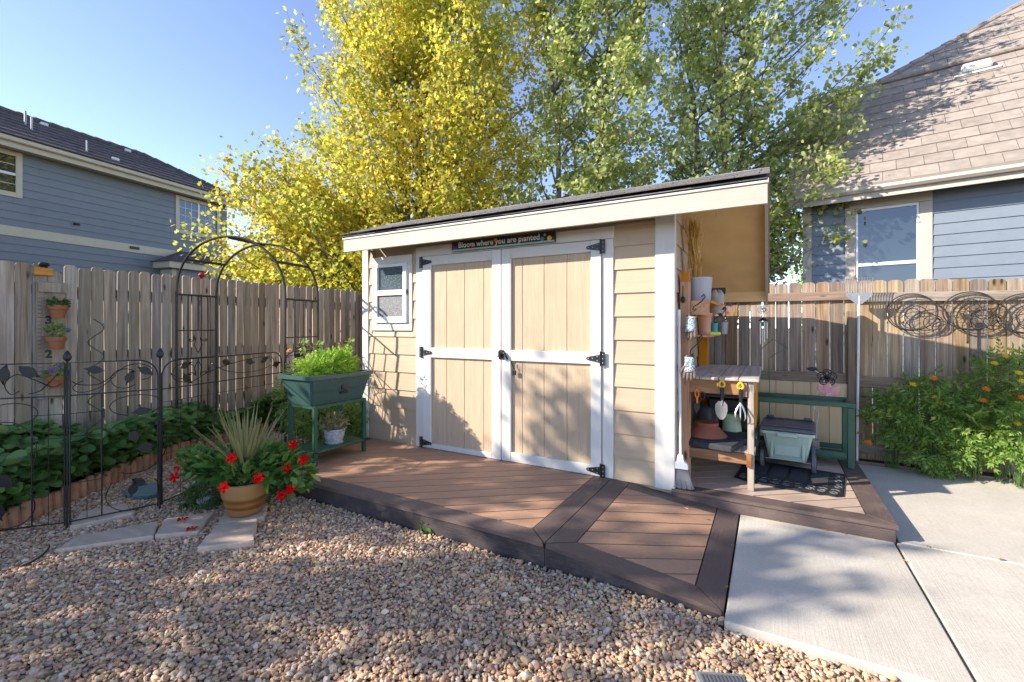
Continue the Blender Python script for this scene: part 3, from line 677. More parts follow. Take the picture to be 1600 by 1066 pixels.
for x_, z_, m_, r_ in ((-2.02, 2.14, M['purple'], .02), (-1.84, 2.135, M['red'], .016), (-1.56, 2.178, M['oflower'], .02), (-1.28, 2.185, M['redpaint'], .014), (-1.055, 2.18, M['pot_grey'], .012), (-1.08, 2.148, M['teal'], .02), (-1.01, 2.148, M['yflower'], .022), (-2.05, 2.165, M['redpaint'], .014)):
    disc_flower(sg, (x_, -.0592, z_), r_, m_, None)

# ------------------------------------------------------------------ wooden fences
def picket(par, p, ax, w, z0, z1, m, th=.017, out=0):
    """dog-ear board; ax 'x' or 'y' = running direction"""
    c = .024; a, b_ = -w / 2, w / 2
    poly = [(a, z0), (b_, z0), (b_, z1 - c), (b_ - c * .45, z1 - c * .3), (b_ - c * 1.2, z1), (a + c * 1.2, z1), (a + c * .45, z1 - c * .3), (a, z1 - c)]
    tl = rs.normal(0, .004)
    g = MB()
    if ax == 'y': g.prism(poly, lambda u, v, q: (p[0] + q, p[1] + u + tl * (v - 1), v), 0, th)
    else: g.prism(poly, lambda u, v, q: (p[0] + u + tl * (v - 1), p[1] + q, v), 0, th)
    return obj('fence_board', g, m, par)
fl = thing('wood_fence', 'tall weathered grey picket fence along the strawberry bed in shade', 'fence', (-5.3, -.7, 0))
y = -3.9; i = 0
while y < 1.68:
    w_ = .092 + rs.uniform(-.004, .003)
    if y < -2.15: w_ += .012
    zt = 1.972 + rs.uniform(-.012, .012)
    if -2.11 < y < -2.0: zt -= .06
    if not -2.02 < y < -1.94 or True: picket(fl, (-5.31, y + w_ / 2), 'y', w_, .06, zt, M['fence_l'])
    y += w_ + rs.uniform(.006, .015)
part('rail', (-5.36, -5.313, -3.9, 1.7, .45, .54), M['rail_y'], fl); part('rail', (-5.36, -5.313, -3.9, 1.7, 1.68, 1.77), M['rail_y'], fl); part('rail', (-5.36, -5.313, -3.9, 1.7, 1.05, 1.14), M['rail_y'], fl)
for y_ in (-3.2, -.85, 1.55): part('post', (-5.46, -5.362, y_, y_ + .1, 0, 1.8), M['fence_l'], fl)
fyr = lambda x: 2.065 + .045 * (x - 1.4)
fr = thing('wood_fence', 'brown cedar fence with rails facing the yard behind the shed and flowers', 'fence', (1.4, 2.07, 0))
x = -5.2
while x < 6.6:
    w_ = .112 + rs.uniform(-.004, .004); zt = 1.842 - .03 * (x - 1.5) * (x > 1.3) + rs.uniform(-.007, .007)
    picket(fr, (x + w_ / 2, fyr(x)), 'x', w_, .03, zt, M['fence_r']); x += w_ + rs.uniform(.005, .011)
for xa, xb in ((-5.2, -2.8), (-2.79, -.45), (-.44, 1.39), (1.4, 3.8), (3.81, 6.6)):
    for z0_, z1_ in ((1.645, 1.735), (.79, .90), (.13, .22)):
        dz = -.03 * ((xa + xb) / 2 - 1.5) * .6 * (xb > 1.5); g = MB(); g.box(xa, xb, -.040, -.002, z0_ + dz, z1_ + dz, .004); a_ = math.atan(.045)
        for i, p in enumerate(g.v): g.v[i] = (p[0], fyr(p[0]) + p[1], p[2] - (.012 * (p[0] - xa) if xb > 1.5 else 0))
        obj('rail', g, M['rail'], fr)
part('post', (1.335, 1.425, 1.93, 2.02, .0, 1.53), M['fence_r'], fr); part('post', (3.76, 3.85, 2.03, 2.11, .0, 1.5), M['fence_r'], fr); part('post', (-5.26, -5.17, 1.66, 1.75, .0, 1.9), M['fence_l'], fr)

# pale plywood panel leaning behind the bench deck
pp = thing('plywood_panel', 'pale tan grooved panel leaning on the fence behind the green frame', 'panel', (.85, 1.98, .02))
for i in range(6): 
    xa = .40 + i * .157; part('plank', (xa + .002, xa + .155, 1.965, 1.98, .03, .80), M['panel'], pp, .003)
part('back_sheet', (.40, 1.34, 1.981, 1.988, .03, .80), M['panel'], pp, 0)

# ------------------------------------------------------------------ houses
def plane_pieces(par, name, polys, O, T, W, Nn, expo, width, th, m, tilt=.05, jit=.004):
    """rows of tiles on a plane: O origin, T along the eave, W up the slope, Nn normal; clipped to convex polygon poly in (t,w)"""
    for poly in polys:
        ts = [p[0] for p in poly]; ws = [p[1] for p in poly]; r = 0; w_ = min(ws)
        while w_ < max(ws):
            t = min(ts) - width * (.5 if r % 2 else 0) - rs.uniform(0, .02)
            while t < max(ts):
                q = clip_poly([(t + .003, w_), (t + width - .003, w_), (t + width - .003, w_ + expo + .03), (t + .003, w_ + expo + .03)], poly)
                j = rs.uniform(0, jit)
                if len(q) >= 3 and area(q) > .004:
                    g = MB(); g.prism(q, lambda u, v, n_: O + T * u + W * v + Nn * (n_ + j + .02 + tilt * (w_ + expo - v)), -th, 0); obj(name, g, m, par)
                t += width
            w_ += expo; r += 1
# right house (blue-grey, tan tile roof)
HR0 = Vector((1.22, 6.37, 0)); TR = Vector((.988, -.153, 0)).normalized(); NR = Vector((-.153, -.988, 0)).normalized()
hr = thing('neighbour_house', 'blue grey house with tan tile roof behind the right fence', 'house', HR0)
def HRp(t, n, z): return HR0 + TR * t + NR * n + Vector((0, 0, z))
def hbox(par, name, t0, t1, n0, n1, z0, z1, m, bev=.0):
    g = MB(); g.box(t0, t1, n0, n1, z0, z1, bev)
    for i, p in enumerate(g.v): g.v[i] = tuple(HRp(*p))
    g.f = [q[::-1] for q in g.f] if TR.cross(NR).z < 0 else g.f
    return obj(name, g, m, par)
w0 = hbox(hr, 'wall', 0.02, 8, -4, -.03, -.05, 3.6, M['house'])
z = .18; k = 0
while z < 3.55:
    z1 = min(z + .178, 3.6)
    for ta, tb in ((.12, .62), (1.76, 4.6), (4.602, 7.9)) if 1.45 < z + .1 < 3.3 else (((.12, 1.76), (1.762, 4.6)) if z < 1.5 else ((.12, .62), (1.76, 4.6))):
        g = MB(); g.prism([(.004, z1), (.02, z), (.004, z), (-.02, z + .01), (-.02, z1)], lambda u, v, w: HRp(w, u, v), ta, tb); obj('siding_board', g, M['house'], w0)
    z += .178
hbox(hr, 'corner_trim', -.02, .12, -.05, .026, -.05, 3.58, M['htaupe'], .004)
hw = thing('window', None, None, HRp(1.19, 0, 1.6)); hw.parent = hr; hw.location = WL[hw.name] - WL[hr.name]
for a_ in ((.62, .765, 1.55, 3.42), (1.60, 1.76, 1.55, 3.42)): hbox(hw, 'frame', a_[0], a_[1], -.02, .03, a_[2], a_[3], M['htaupe'], .004)
hbox(hw, 'frame', .62, 1.76, -.02, .032, 3.422, 3.57, M['htaupe'], .004)
hbox(hw, 'sill', .6, 1.78, -.02, .04, 1.46, 1.548, M['htaupe'], .004)
for a_ in ((.768, .80, 1.55, 3.42), (1.565, 1.598, 1.55, 3.42), (.801, 1.564, 3.375, 3.419), (.801, 1.564, 2.42, 2.475), (.801, 1.564, 1.55, 1.60)): hbox(hw, 'sash', a_[0], a_[1], -.02, .016, a_[2], a_[3], M['vinyl'], .002)
hbox(hw, 'pane', .80, 1.565, -.02, -.004, 2.474, 3.376, M['hglass']); hbox(hw, 'pane', .80, 1.565, -.026, -.012, 1.60, 2.421, M['hscreen'])
# eave: soffit, fascia, gutter
EV = .38
hbox(hr, 'soffit', -.18, 8, -.03, EV, 3.585, 3.602, M['htaupe']); hbox(hr, 'fascia', -.2, 8, EV + .002, EV + .03, 3.50, 3.68, M['htaupe'], .003)
g = MB(); g.prism([(EV + .032, 3.60), (EV + .09, 3.60), (EV + .125, 3.64), (EV + .115, 3.69), (EV + .14, 3.73), (EV + .128, 3.735), (EV + .10, 3.695), (EV + .032, 3.62)], lambda u, v, w: HRp(w, u, v), -.22, 8); obj('gutter', g, M['htaupe'], hr)
pitch = math.atan2(3.15, 3.0); WR = (-NR * math.cos(pitch) + Vector((0, 0, math.sin(pitch)))); NRr = (NR * math.sin(pitch) + Vector((0, 0, math.cos(pitch)))); OR = HRp(0, EV + .11, 3.70)
def on_roof(px, py):
    o = Vector(CAM); r = ray(px); d = Vector((r[0], r[1], -(py - HY) / F)); k = (OR - o).dot(NRr) / d.dot(NRr); p = o + d * k - OR; return (p.dot(TR), p.dot(WR))
A1, A2, A3, A4 = on_roof(1225, 178), on_roof(1253, 170), on_roof(1375, 134), on_roof(1600, 11); A5 = on_roof(1760, -80); AR = on_roof(1600, 82)
hroof = thing('roof', None, None, OR); hroof.parent = hr; hroof.location = WL[hroof.name] - WL[hr.name]
tR = 5.6
low = [(A2[0], 0), (tR, 0), (tR, AR[1] + (tR - AR[0]) * (AR[1] - A3[1]) / (AR[0] - A3[0])), (AR[0], AR[1]), (A3[0], A3[1]), (A2[0], A2[1]), (-.15, A2[1] - .3)]
low = [(A2[0], 0), (tR, 0), (tR, A3[1] - .05), (A3[0], A3[1] - .05), (A2[0], A2[1])]
g = MB(); under = [(A2[0], 0), (tR, 0), (tR, A5[1]), (A5[0], A5[1]), (A4[0], A4[1]), (A3[0], A3[1]), (A2[0], A2[1])]
g.prism(under, lambda u, v, n_: OR + TR * u + WR * v + NRr * n_, -.05, .003); obj('sheathing', g, M['tile'], hroof)
plane_pieces(hroof, 'roof_tile', [low], OR, TR, WR, NRr, .30, .34, .022, M['tile'], .06)
up = [(A3[0], A3[1]), (tR, A3[1]), (tR, A5[1]), (A5[0], A5[1]), (A4[0], A4[1])]
plane_pieces(hroof, 'roof_tile', [up], OR + NRr * .05, TR, WR, NRr, .30, .34, .022, M['tile'], .06)
def caps(par, a, b, m, r=.07, n_=None):
    a, b = Vector(a), Vector(b); L_ = (b - a).length; d = (b - a).normalized(); k = 0
    while k < L_:
        e = min(k + .34, L_); g = MB(); g.tube([a + d * k + Vector((0, 0, .012)), a + d * e], [r, r * .86], 8); obj('ridge_tile', g, m, par, True); k += .33
def RP(a, n_=.0): return OR + TR * a[0] + WR * a[1] + NRr * n_
caps(hroof, RP(A2, .03), RP(A3, .03), M['tile']); caps(hroof, RP(A3, .05), RP(A5, .05), M['tile'], .075)
caps(hroof, RP((A3[0], A3[1] - .02), .06), RP((tR, A3[1] - .02), .06), M['tile'], .05)
vt = on_roof(1525, 112); g = MB(); g.box(vt[0] - .2, vt[0] + .2, vt[1] - .09, vt[1] + .1, .05, .16, .03)
for i, p in enumerate(g.v): g.v[i] = tuple(OR + TR * p[0] + WR * p[1] + NRr * p[2])
obj('roof_vent', g, M['skinvent'], hroof)
g = MB(); g.box(vt[0] - .3, vt[0] + .3, vt[1] - .16, vt[1] - .1, .05, .066, 0)
for i, p in enumerate(g.v): g.v[i] = tuple(OR + TR * p[0] + WR * p[1] + NRr * p[2])
obj('vent_flashing', g, M['skinvent'], hroof)
# left house
HL0 = Vector((-14.36, -.42, 0)); TL = Vector((-.162, .987, 0)).normalized(); NL = Vector((.987, .162, 0)).normalized()
hl = thing('neighbour_house', 'slate grey two storey house with cream trim beyond the left fence', 'house', HL0)
def HLp(t, n, z): return HL0 + TL * t + NL * n + Vector((0, 0, z))
def lbox(par, name, t0, t1, n0, n1, z0, z1, m, bev=.0):
    g = MB(); g.box(t0, t1, n0, n1, z0, z1, bev)
    for i, p in enumerate(g.v): g.v[i] = tuple(HLp(*p))
    if TL.cross(NL).z < 0: g.f = [q[::-1] for q in g.f]
    return obj(name, g, m, par)
wl2 = lbox(hl, 'wall', -7, 5.45, -3.6, -.03, -.05, 5.45, M['house_y'])
z = .1
while z < 5.4:
    z1 = min(z + .186, 5.42); segs = [(-7, -.75), (-.74, 5.45)]
    if 3.42 < z + .1 < 3.66: z += .186; continue
    if z + .05 > 4.32: segs = [(-7, -1.2), (.36, 3.78), (5.21, 5.45)]
    for ta, tb in segs:
        g = MB(); g.prism([(.004, z1), (.022, z), (.004, z), (-.02, z + .01), (-.02, z1)], lambda u, v, w: HLp(w, u, v), ta, tb); obj('siding_board', g, M['house_y'], wl2)
    z += .186
lbox(hl, 'band_trim', -7, 5.45, -.02, .03, 3.44, 3.66, M['hcream'], .004)
lbox(hl, 'soffit', -7, 5.7, -.03, .34, 5.40, 5.42, M['hcream']); lbox(hl, 'fascia', -7, 5.75, .342, .37, 5.36, 5.50, M['hcream'], .003); lbox(hl, 'gutter', -7, 5.75, .372, .47, 5.48, 5.60, M['hcream'], .02)
def lwin(t0, t1, z0, z1, vert):
    w = thing('window', None, None, HLp((t0 + t1) / 2, 0, z0)); w.parent = hl; w.location = WL[w.name] - WL[hl.name]
    fwd = .11
    lbox(w, 'frame', t0, t0 + fwd, -.02, .035, z0, z1, M['hcream'], .004); lbox(w, 'frame', t1 - fwd, t1, -.02, .035, z0, z1, M['hcream'], .004)
    lbox(w, 'frame', t0 + fwd + .001, t1 - fwd - .001, -.02, .033, z1 - fwd, z1, M['hcream'], .004); lbox(w, 'frame', t0 + fwd + .001, t1 - fwd - .001, -.02, .04, z0, z0 + fwd, M['hcream'], .004)
    a, b_, c, d = t0 + fwd + .001, t1 - fwd - .001, z0 + fwd + .001, z1 - fwd - .001
    if vert: lbox(w, 'sash', a, b_, -.02, .02, (c + d) / 2 - .03, (c + d) / 2 + .03, M['vinyl'], .002); panes = [(a, b_, c, (c + d) / 2 - .031), (a, b_, (c + d) / 2 + .031, d)]
    else: lbox(w, 'sash', (a + b_) / 2 - .03, (a + b_) / 2 + .03, -.02, .02, c, d, M['vinyl'], .002); panes = [(a, (a + b_) / 2 - .031, c, d), ((a + b_) / 2 + .031, b_, c, d)]
    for p in panes:
        lbox(w, 'pane', p[0], p[1], -.02, -.004, p[2], p[3], M['hglass'])
        nt_, nz_ = (3, 2) if vert else (3, 4)
        for k in range(1, nt_): t = p[0] + (p[1] - p[0]) * k / nt_; lbox(w, 'muntin', t - .005, t + .005, -.004, .002, p[2], p[3], M['vinyl'])
        for k in range(1, nz_): zz = p[2] + (p[3] - p[2]) * k / nz_; lbox(w, 'muntin', p[0], p[1], -.004, .003, zz - .005, zz + .005, M['vinyl'])
lwin(-1.15, .36, 4.33, 5.38, True); lwin(3.78, 5.2, 4.22, 5.36, False)
lbox(hl, 'vent', 2.55, 2.78, .031, .06, 3.53, 3.6, M['black'], .004); lbox(hl, 'lamp', 1.3, 1.42, .02, .09, 3.93, 3.98, M['black'], .01)
# bay with its own small roof
by = thing('bay', None, None, HLp(4.6, .3, 0)); by.parent = hl; by.location = WL[by.name] - WL[hl.name]
lbox(by, 'bay_wall', 3.4, 5.4, -.02, .5, 0, 3.05, M['house_y']); lbox(by, 'bay_trim', 3.35, 3.47, -.01, .52, 0, 3.04, M['hcream'], .004); lbox(by, 'bay_trim', 4.5, 4.68, .501, .53, 0, 3.04, M['hcream'], .004); lbox(by, 'bay_fascia', 3.15, 5.7, -.02, .72, 3.06, 3.24, M['hcream'], .004)
g = MB(); v = [HLp(3.1, .76, 3.24), HLp(5.75, .76, 3.24), HLp(5.75, -.02, 3.24), HLp(3.1, -.02, 3.24), HLp(3.9, -.02, 3.66), HLp(5.0, -.02, 3.66), HLp(3.9, .1, 3.66), HLp(5.0, .1, 3.66)]
g.add(v, [(0, 1, 7, 6), (0, 6, 4, 3), (1, 2, 5, 7), (6, 7, 5, 4), (3, 2, 1, 0)]); obj('bay_roof', g, M['tile_d'], by)
# main roof, courses stepped
lr = thing('roof', None, None, HLp(0, .45, 5.58)); lr.parent = hl; lr.location = WL[lr.name] - WL[hl.name]
RW, RH = 2.0, 1.15; te = 5.8; g = MB()
v = [HLp(-9, .48, 5.58), HLp(te, .48, 5.58), HLp(te - RW, .48 - RW, 5.58 + RH), HLp(-9, .48 - RW, 5.58 + RH), HLp(te, .48 - 2 * RW, 5.58), HLp(-9, .48 - 2 * RW, 5.58)]
g.add(v, [(0, 1, 2, 3), (1, 4, 2), (3, 2, 4, 5), (0, 5, 4, 1)]); obj('roof_body', g, M['tile_d'], lr)
p2 = math.atan2(RH, RW); WW = -NL * math.cos(p2) + Vector((0, 0, math.sin(p2))); NN = NL * math.sin(p2) + Vector((0, 0, math.cos(p2))); OO = HLp(0, .48, 5.58); LS = math.hypot(RW, RH)
plane_pieces(lr, 'roof_tile', [[(-2.4, 0), (te, 0), (te - RW, LS), (-2.4, LS)]], OO, TL, WW, NN, .31, .62, .03, M['tile_d'], .09)
caps(lr, HLp(-2.4, .48 - RW, 5.61 + RH), HLp(te - RW, .48 - RW, 5.61 + RH), M['tile_d'], .09); caps(lr, HLp(te - RW, .48 - RW, 5.61 + RH), HLp(te, .48, 5.60), M['tile_d'], .08)
for t, s_, h_, r_ in ((.75, 1.45, .36, .025), (.70, 1.0, .36, .022), (1.55, .45, .32, .02)):
    p = OO + TL * t + WW * s_; g = MB(); g.tube([p, p + Vector((0, 0, h_))], r_, 8); obj('vent_pipe', g, M['steel'], lr)
for t, s_ in ((2.2, .5), (1.35, 2.1), (3.3, 2.15)):
    p = OO + TL * t + WW * s_; g = MB(); g.box(-.05, .05, -.08, .08, 0, .09, .02); g.xf(Matrix.Translation(p)); obj('roof_vent', g, M['skinvent'], lr)

# ------------------------------------------------------------------ trees
POP_V = [(0, 0, 0), (-.42, .28, .10), (-.33, .68, .07), (0, 1.0, -.06), (.33, .68, .07), (.42, .28, .10)]
POP_F = [(0, 2, 1), (0, 3, 2), (0, 4, 3), (0, 5, 4)]
MAP_V = [(0, 0, 0), (-.5, .22, .1), (-.22, .42, .02), (-.42, .82, .08), (0, 1.05, -.08), (.42, .82, .08), (.22, .42, .02), (.5, .22, .1)]
MAP_F = [(0, 2, 1), (0, 3, 2), (0, 4, 3), (0, 5, 4), (0, 6, 5), (0, 7, 6)]
def tree(name, label, base, H, prof, nl, nleaf, tv, tf, ls, lm, seed, stems=1, zmin=1.8, rtr=.11, twig=.5, group=None, lean=(0, 0), jit=.10, gaps=.12, lowbias=.9, extra=None):
    r = np.random.RandomState(seed); base = np.array(base, float)
    t = thing(name, label, 'tree', tuple(base), group=group)
    wood_ = MB(); st = []
    for k in range(stems):
        a = 2 * PI * k / max(1, stems) + r.uniform(0, 1); sp = 0 if stems == 1 else .5
        zs = np.linspace(0, H * (1 if k == 0 else .92), 14)
        pts = [np.array([base[0] + lean[0] * z / H + math.cos(a) * sp * (z / H) ** .7 * H * .14 + .05 * math.sin(z * 1.3 + k), base[1] + lean[1] * z / H + math.sin(a) * sp * (z / H) ** .7 * H * .14 + .05 * math.cos(z * 1.1 + k), base[2] + z]) for z in zs]
        st.append(np.array(pts)); wood_.tube(pts, [max(.012, rtr * (1 - .9 * z / H)) for z in zs], 8)
    tr = obj('trunk', wood_, M['bark'], t, True, sharp=0)
    LP = []; LD = []; br = MB()
    for i in range(nl + (extra[0] if extra else 0)):
        u = (i + r.rand()) / nl; z = zmin + (H * .97 - zmin) * u ** lowbias; th = i * 2.399 + r.uniform(-.4, .4)
        if i >= nl: z = r.uniform(extra[3], extra[4]); th = extra[1] + r.uniform(-1, 1) * extra[2]
        R_ = prof(z, th) * (r.uniform(.25, 1) ** .55); s_ = st[i % stems]
        zs = max(.6 + .3 * r.rand(), z - R_ * r.uniform(.45, 1.0)); kk = zs / H * 13; k0 = min(12, int(kk)); p0 = s_[k0] + (s_[k0 + 1] - s_[k0]) * (kk - k0)
        kz = min(12.99, z / H * 13); k1 = int(kz); c = st[0][k1]
        tip = np.array([c[0] + R_ * math.cos(th), c[1] + R_ * math.sin(th), base[2] + z])
        mid = (p0 + tip) / 2 + np.array([0, 0, -.12 * R_]) + r.normal(0, .08, 3); q = []
        for s in np.linspace(0, 1, 9): q.append((1 - s) ** 2 * p0 + 2 * s * (1 - s) * mid + s * s * tip)
        q = np.array(q); br.tube(q, [max(.0035, (.012 + .02 * R_ / 3) * (1 - s)) + .003 for s in np.linspace(0, 1, 9)], 5)
        nt_ = int(6 + 7 * R_)
        for j in range(nt_):
            s = r.uniform(.25, 1.0); ii = min(7, int(s * 8)); o = q[ii] + (q[ii + 1] - q[ii]) * (s * 8 - ii)
            d = (q[ii + 1] - q[ii]); d = d / np.linalg.norm(d) * .55 + r.normal(0, .6, 3); d[2] += .15; d /= np.linalg.norm(d); ln = twig * r.uniform(.4, 1.15)
            if r.rand() < gaps: continue
            e = o + d * ln; 
            if j % 2 == 0: br.tube([o, (o + e) / 2 + r.normal(0, .02, 3), e], [.005, .004, .002], 3)
            m_ = max(3, int(nleaf / (nl * nt_ * 1.0) * r.uniform(.6, 1.4)))
            for _ in range(m_):
                f_ = r.uniform(.15, 1.05); LP.append(o + d * ln * f_ + r.normal(0, jit, 3)); LD.append(d)
    obj('branches', br, M['bark'], t, True, kind='stuff', sharp=0)
    LP = np.array(LP); LD = np.array(LD); n = len(LP)
    Nn = r.normal(0, .75, (n, 3)); Nn[:, 2] += .55; Y = LD * .4 + r.normal(0, .6, (n, 3)); Y[:, 2] -= .45
    R = dirframes(Y, Nn + 1e-3); scatter('crown', tv, tf, LP, R, ls * r.uniform(.65, 1.2, n), lm, t)
    return t
def prof_y(z, th):
    r = np.interp(z, [1.5, 2.5, 4.0, 5.5, 7.5, 10, 12], [2.6, 3.7, 3.5, 3.2, 2.9, 2.2, .4])
    # low limbs reach out to the left house
    d = math.cos(th - 3.45); return r * (1 + (.2 if z < 4.9 else .05) * max(0, d))
tree('maple_tree', 'tall yellow autumn maple tree behind the left fence corner', (-6.3, 4.2, -.05), 11.5, prof_y, 180, 128000, MAP_V, MAP_F, .075, M['leaf_y'], 11, stems=3, zmin=1.5, rtr=.16, twig=.55, lowbias=1.15, gaps=.14, jit=.13, extra=(110, 3.6, .7, 1.7, 4.7))
def prof_p1(z, th): return np.interp(z, [1.5, 3, 6, 9, 12], [.9, 1.5, 1.75, 1.3, .3])
tree('poplar_tree', 'slender green poplar tree behind the middle of the shed', (-2.55, 4.6, -.05), 11.5, prof_p1, 112, 38000, POP_V, POP_F, .086, M['leaf_p'], 21, stems=2, zmin=1.7, rtr=.08, twig=.45, gaps=.24, jit=.075)
def prof_p2(z, th):
    r = np.interp(z, [1.5, 2.6, 4.0, 6, 8, 10], [.9, 1.9, 2.4, 2.6, 2.3, 1.0]); return r * (1 - .4 * max(0, math.cos(th - .3)) * (z < 3.1)) * (1 - .22 * max(0, math.cos(th + 1.57)))
tree('poplar_tree', 'broad green poplar tree behind the right end of the shed roof', (-.25, 6.5, -.05), 10.5, prof_p2, 120, 40000, POP_V, POP_F, .086, M['leaf_p'], 31, stems=3, zmin=2.0, rtr=.09, twig=.5, gaps=.27, jit=.08, extra=(18, .35, .55, 2.7, 6.5))
tree('small_tree', 'pale yellow green tree far behind, between shed and right house', (2.2, 14.5, -.05), 4.6, lambda z, th: np.interp(z, [.5, 2.5, 4.6], [.7, 1.1, .2]), 45, 6000, MAP_V, MAP_F, .10, M['leaf_h'], 41, zmin=.8, rtr=.05, twig=.35)
# neighbours' trees left of the picture; they shade gravel and deck
def prof_s(z, th): return np.interp(z, [.4, 1.6, 3.0, 4.8], [.9, 1.3, 1.15, .4])
for i, (x_, y_, h_, lb) in enumerate(((-7.2, -4.6, 3.7, 'leafy garden tree beyond the fence left of the yellow maple'), (-7.4, -5.7, 5.6, 'bushy garden tree left of the yard behind the fence'), (-7.3, -7.1, 5.9, 'bushy garden tree third from the yellow maple behind the fence'), (-7.3, -8.7, 4.7, 'bushy garden tree farthest left behind the fence'))):
    tree('garden_tree', lb, (x_, y_, -.05), h_, prof_s, 46, 5200, POP_V, POP_F, .12, M['leaf_d'], 51 + i, zmin=.5, rtr=.06, twig=.4, gaps=.24)

# ------------------------------------------------------------------ strawberry bed and edging
be = thing('bed_edging', None, None, (-4.3, -2.0, 0), kind='structure')
def along(pts, step):
    out = []; rem = 0
    for i in range(len(pts) - 1):
        a, b_ = Vector((*pts[i], 0)), Vector((*pts[i + 1], 0)); L_ = (b_ - a).length; t = rem
        while t < L_: out.append((a + (b_ - a) * (t / L_), (b_ - a).normalized())); t += step
        rem = t - L_
    return out
for p, d in along(EDGE, .078):
    h_ = .135 + rs.uniform(-.012, .015); g = MB(); n_ = 8
    prof = [(.036 * math.cos(a), .03 * math.sin(a)) for a in np.linspace(0, 2 * PI, n_, endpoint=False)]
    g.prism(prof, lambda u, v, w: (u, v, w), -.04, h_ - .012); o_ = len(g.v)
    a_ = math.atan2(d.y, d.x); g.prism([(q[0] * .8, q[1] * .8) for q in prof], lambda u, v, w: (u, v, w), h_ - .0119, h_)
    g.xf(Matrix.Translation(p) @ Matrix.Rotation(a_, 4, 'Z') @ Matrix.Rotation(rs.normal(0, .07), 4, 'X') @ Matrix.Rotation(rs.normal(0, .05), 4, 'Y')); obj('edging_brick', g, M['brick'], be)
STR_V = [(0, 0, 0), (-.36, .25, .10), (-.44, .58, .13), (-.26, .9, .05), (0, 1.0, -.04), (.26, .9, .05), (.44, .58, .13), (.36, .25, .10)]
STR_F = [(0, 2, 1), (0, 3, 2), (0, 4, 3), (0, 5, 4), (0, 6, 5), (0, 7, 6)]
def strawberries(name, label, poly, n, hmax, seed, size=.085):
    r = np.random.RandomState(seed); xs = [p[0] for p in poly]; ys = [p[1] for p in poly]; P = []
    while len(P) < n:
        q = np.stack([r.uniform(min(xs), max(xs), n), r.uniform(min(ys), max(ys), n)], 1); P += list(q[in_poly(q, poly)])
    P = np.array(P[:n]); hz = .10 + hmax * r.beta(2, 1.6, n) * (.75 + .25 * np.sin(P[:, 0] * 6 + P[:, 1] * 5))
    C = np.concatenate([P, hz[:, None]], 1); az = r.uniform(0, 2 * PI, n); ti = r.normal(0, .35, (n, 2))
    LPs, R_, S_ = [], [], []
    for k in (-1, 0, 1):
        a = az + k * 1.75; Y = np.stack([np.cos(a), np.sin(a), r.normal(-.1, .22, n)], 1); Nn = np.stack([ti[:, 0] + .25, ti[:, 1] - .15, np.ones(n)], 1)
        LPs.append(C); R_.append(dirframes(Y, Nn)); S_.append(size * r.uniform(.7, 1.2, n))
    o = scatter('ground_cover', STR_V, STR_F, np.concatenate(LPs), np.concatenate(R_), np.concatenate(S_), M['leaf_s']); o.name = name; WL[name] = o.location
    return tag(o, label, 'ground cover', kind='stuff')
strawberries('strawberry_patch', 'dense dark green strawberry plants filling the bed along the fence', [(-3.62, -3.2), (-3.86, -2.66), (-4.12, -2.28), (-4.43, -1.8), (-4.76, -1.25), (-4.9, -.7), (-4.98, .1), (-5.25, .1), (-5.25, -3.2)], 3300, .42, 61, .095)
strawberries('strawberry_patch', 'dark green strawberry plants at the far end behind the planter', [(-5.2, .1), (-3.6, .1), (-3.6, 1.5), (-5.2, 1.5)], 1100, .45, 62, .095)

# ------------------------------------------------------------------ small plants helpers
def foliage(name, c, rad, n, tv, tf, size, m, seed, parent, up=.6, shell=.45, flat=1.0, kind='stuff'):
    r = np.random.RandomState(seed); d = r.normal(0, 1, (n, 3)); d /= np.linalg.norm(d, axis=1, keepdims=True); rr = (shell + (1 - shell) * r.rand(n, 1) ** .6)
    P = np.array(c)[None] + d * rr * np.array(rad)[None]; Nn = d * .6 + r.normal(0, .4, (n, 3)); Nn[:, 2] += up
    Y = d + r.normal(0, .5, (n, 3)); return scatter(name, tv, tf, P, dirframes(Y, Nn), size * r.uniform(.6, 1.25, n), m, parent, kind)
def stems(name, base, tips, rad, m, parent, r0=.004, kind='stuff'):
    g = MB(); base = Vector(base)
    for i, tp in enumerate(tips):
        tp = Vector(tp); b_ = base + Vector((random.uniform(-rad, rad), random.uniform(-rad, rad), 0)); md = (b_ + tp) / 2 + Vector((b_.x - tp.x, b_.y - tp.y, 0)) * .15 + Vector((0, 0, .1 * (tp - b_).length)); g.tube([b_, md, tp], [r0, r0 * .8, r0 * .5], 4)
    return obj(name, g, m, parent, kind=kind)
LANCE_V = [(0, 0, 0), (-.16, .3, .04), (-.15, .6, .03), (0, 1, -.08), (.15, .6, .03), (.16, .3, .04)]
OV_V = [(0, 0, 0), (-.26, .3, .05), (-.24, .65, .04), (0, 1, -.08), (.24, .65, .04), (.26, .3, .05)]
MAR_V, MAR_F = [], []
for k in range(4):
    for sgn in (-1, 1):
        y0 = .12 + k * .2; ln = .34 - .05 * k; o = len(MAR_V); MAR_V += [(0, y0, 0), (sgn * ln * .55, y0 + .02, .03), (sgn * ln, y0 + .2, -.02), (sgn * ln * .45, y0 + .14, .03)]; MAR_F += [(o, o + 1, o + 2), (o, o + 2, o + 3)] if sgn > 0 else [(o, o + 2, o + 1), (o, o + 3, o + 2)]
o = len(MAR_V); MAR_V += [(0, .7, 0), (-.07, .85, .02), (0, 1.05, -.03), (.07, .85, .02)]; MAR_F += [(o, o + 2, o + 1), (o, o + 3, o + 2)]
o = len(MAR_V); MAR_V += [(-.012, 0, 0), (.012, 0, 0), (.008, .8, 0), (-.008, .8, 0)]; MAR_F += [(o, o + 1, o + 2), (o, o + 2, o + 3)]
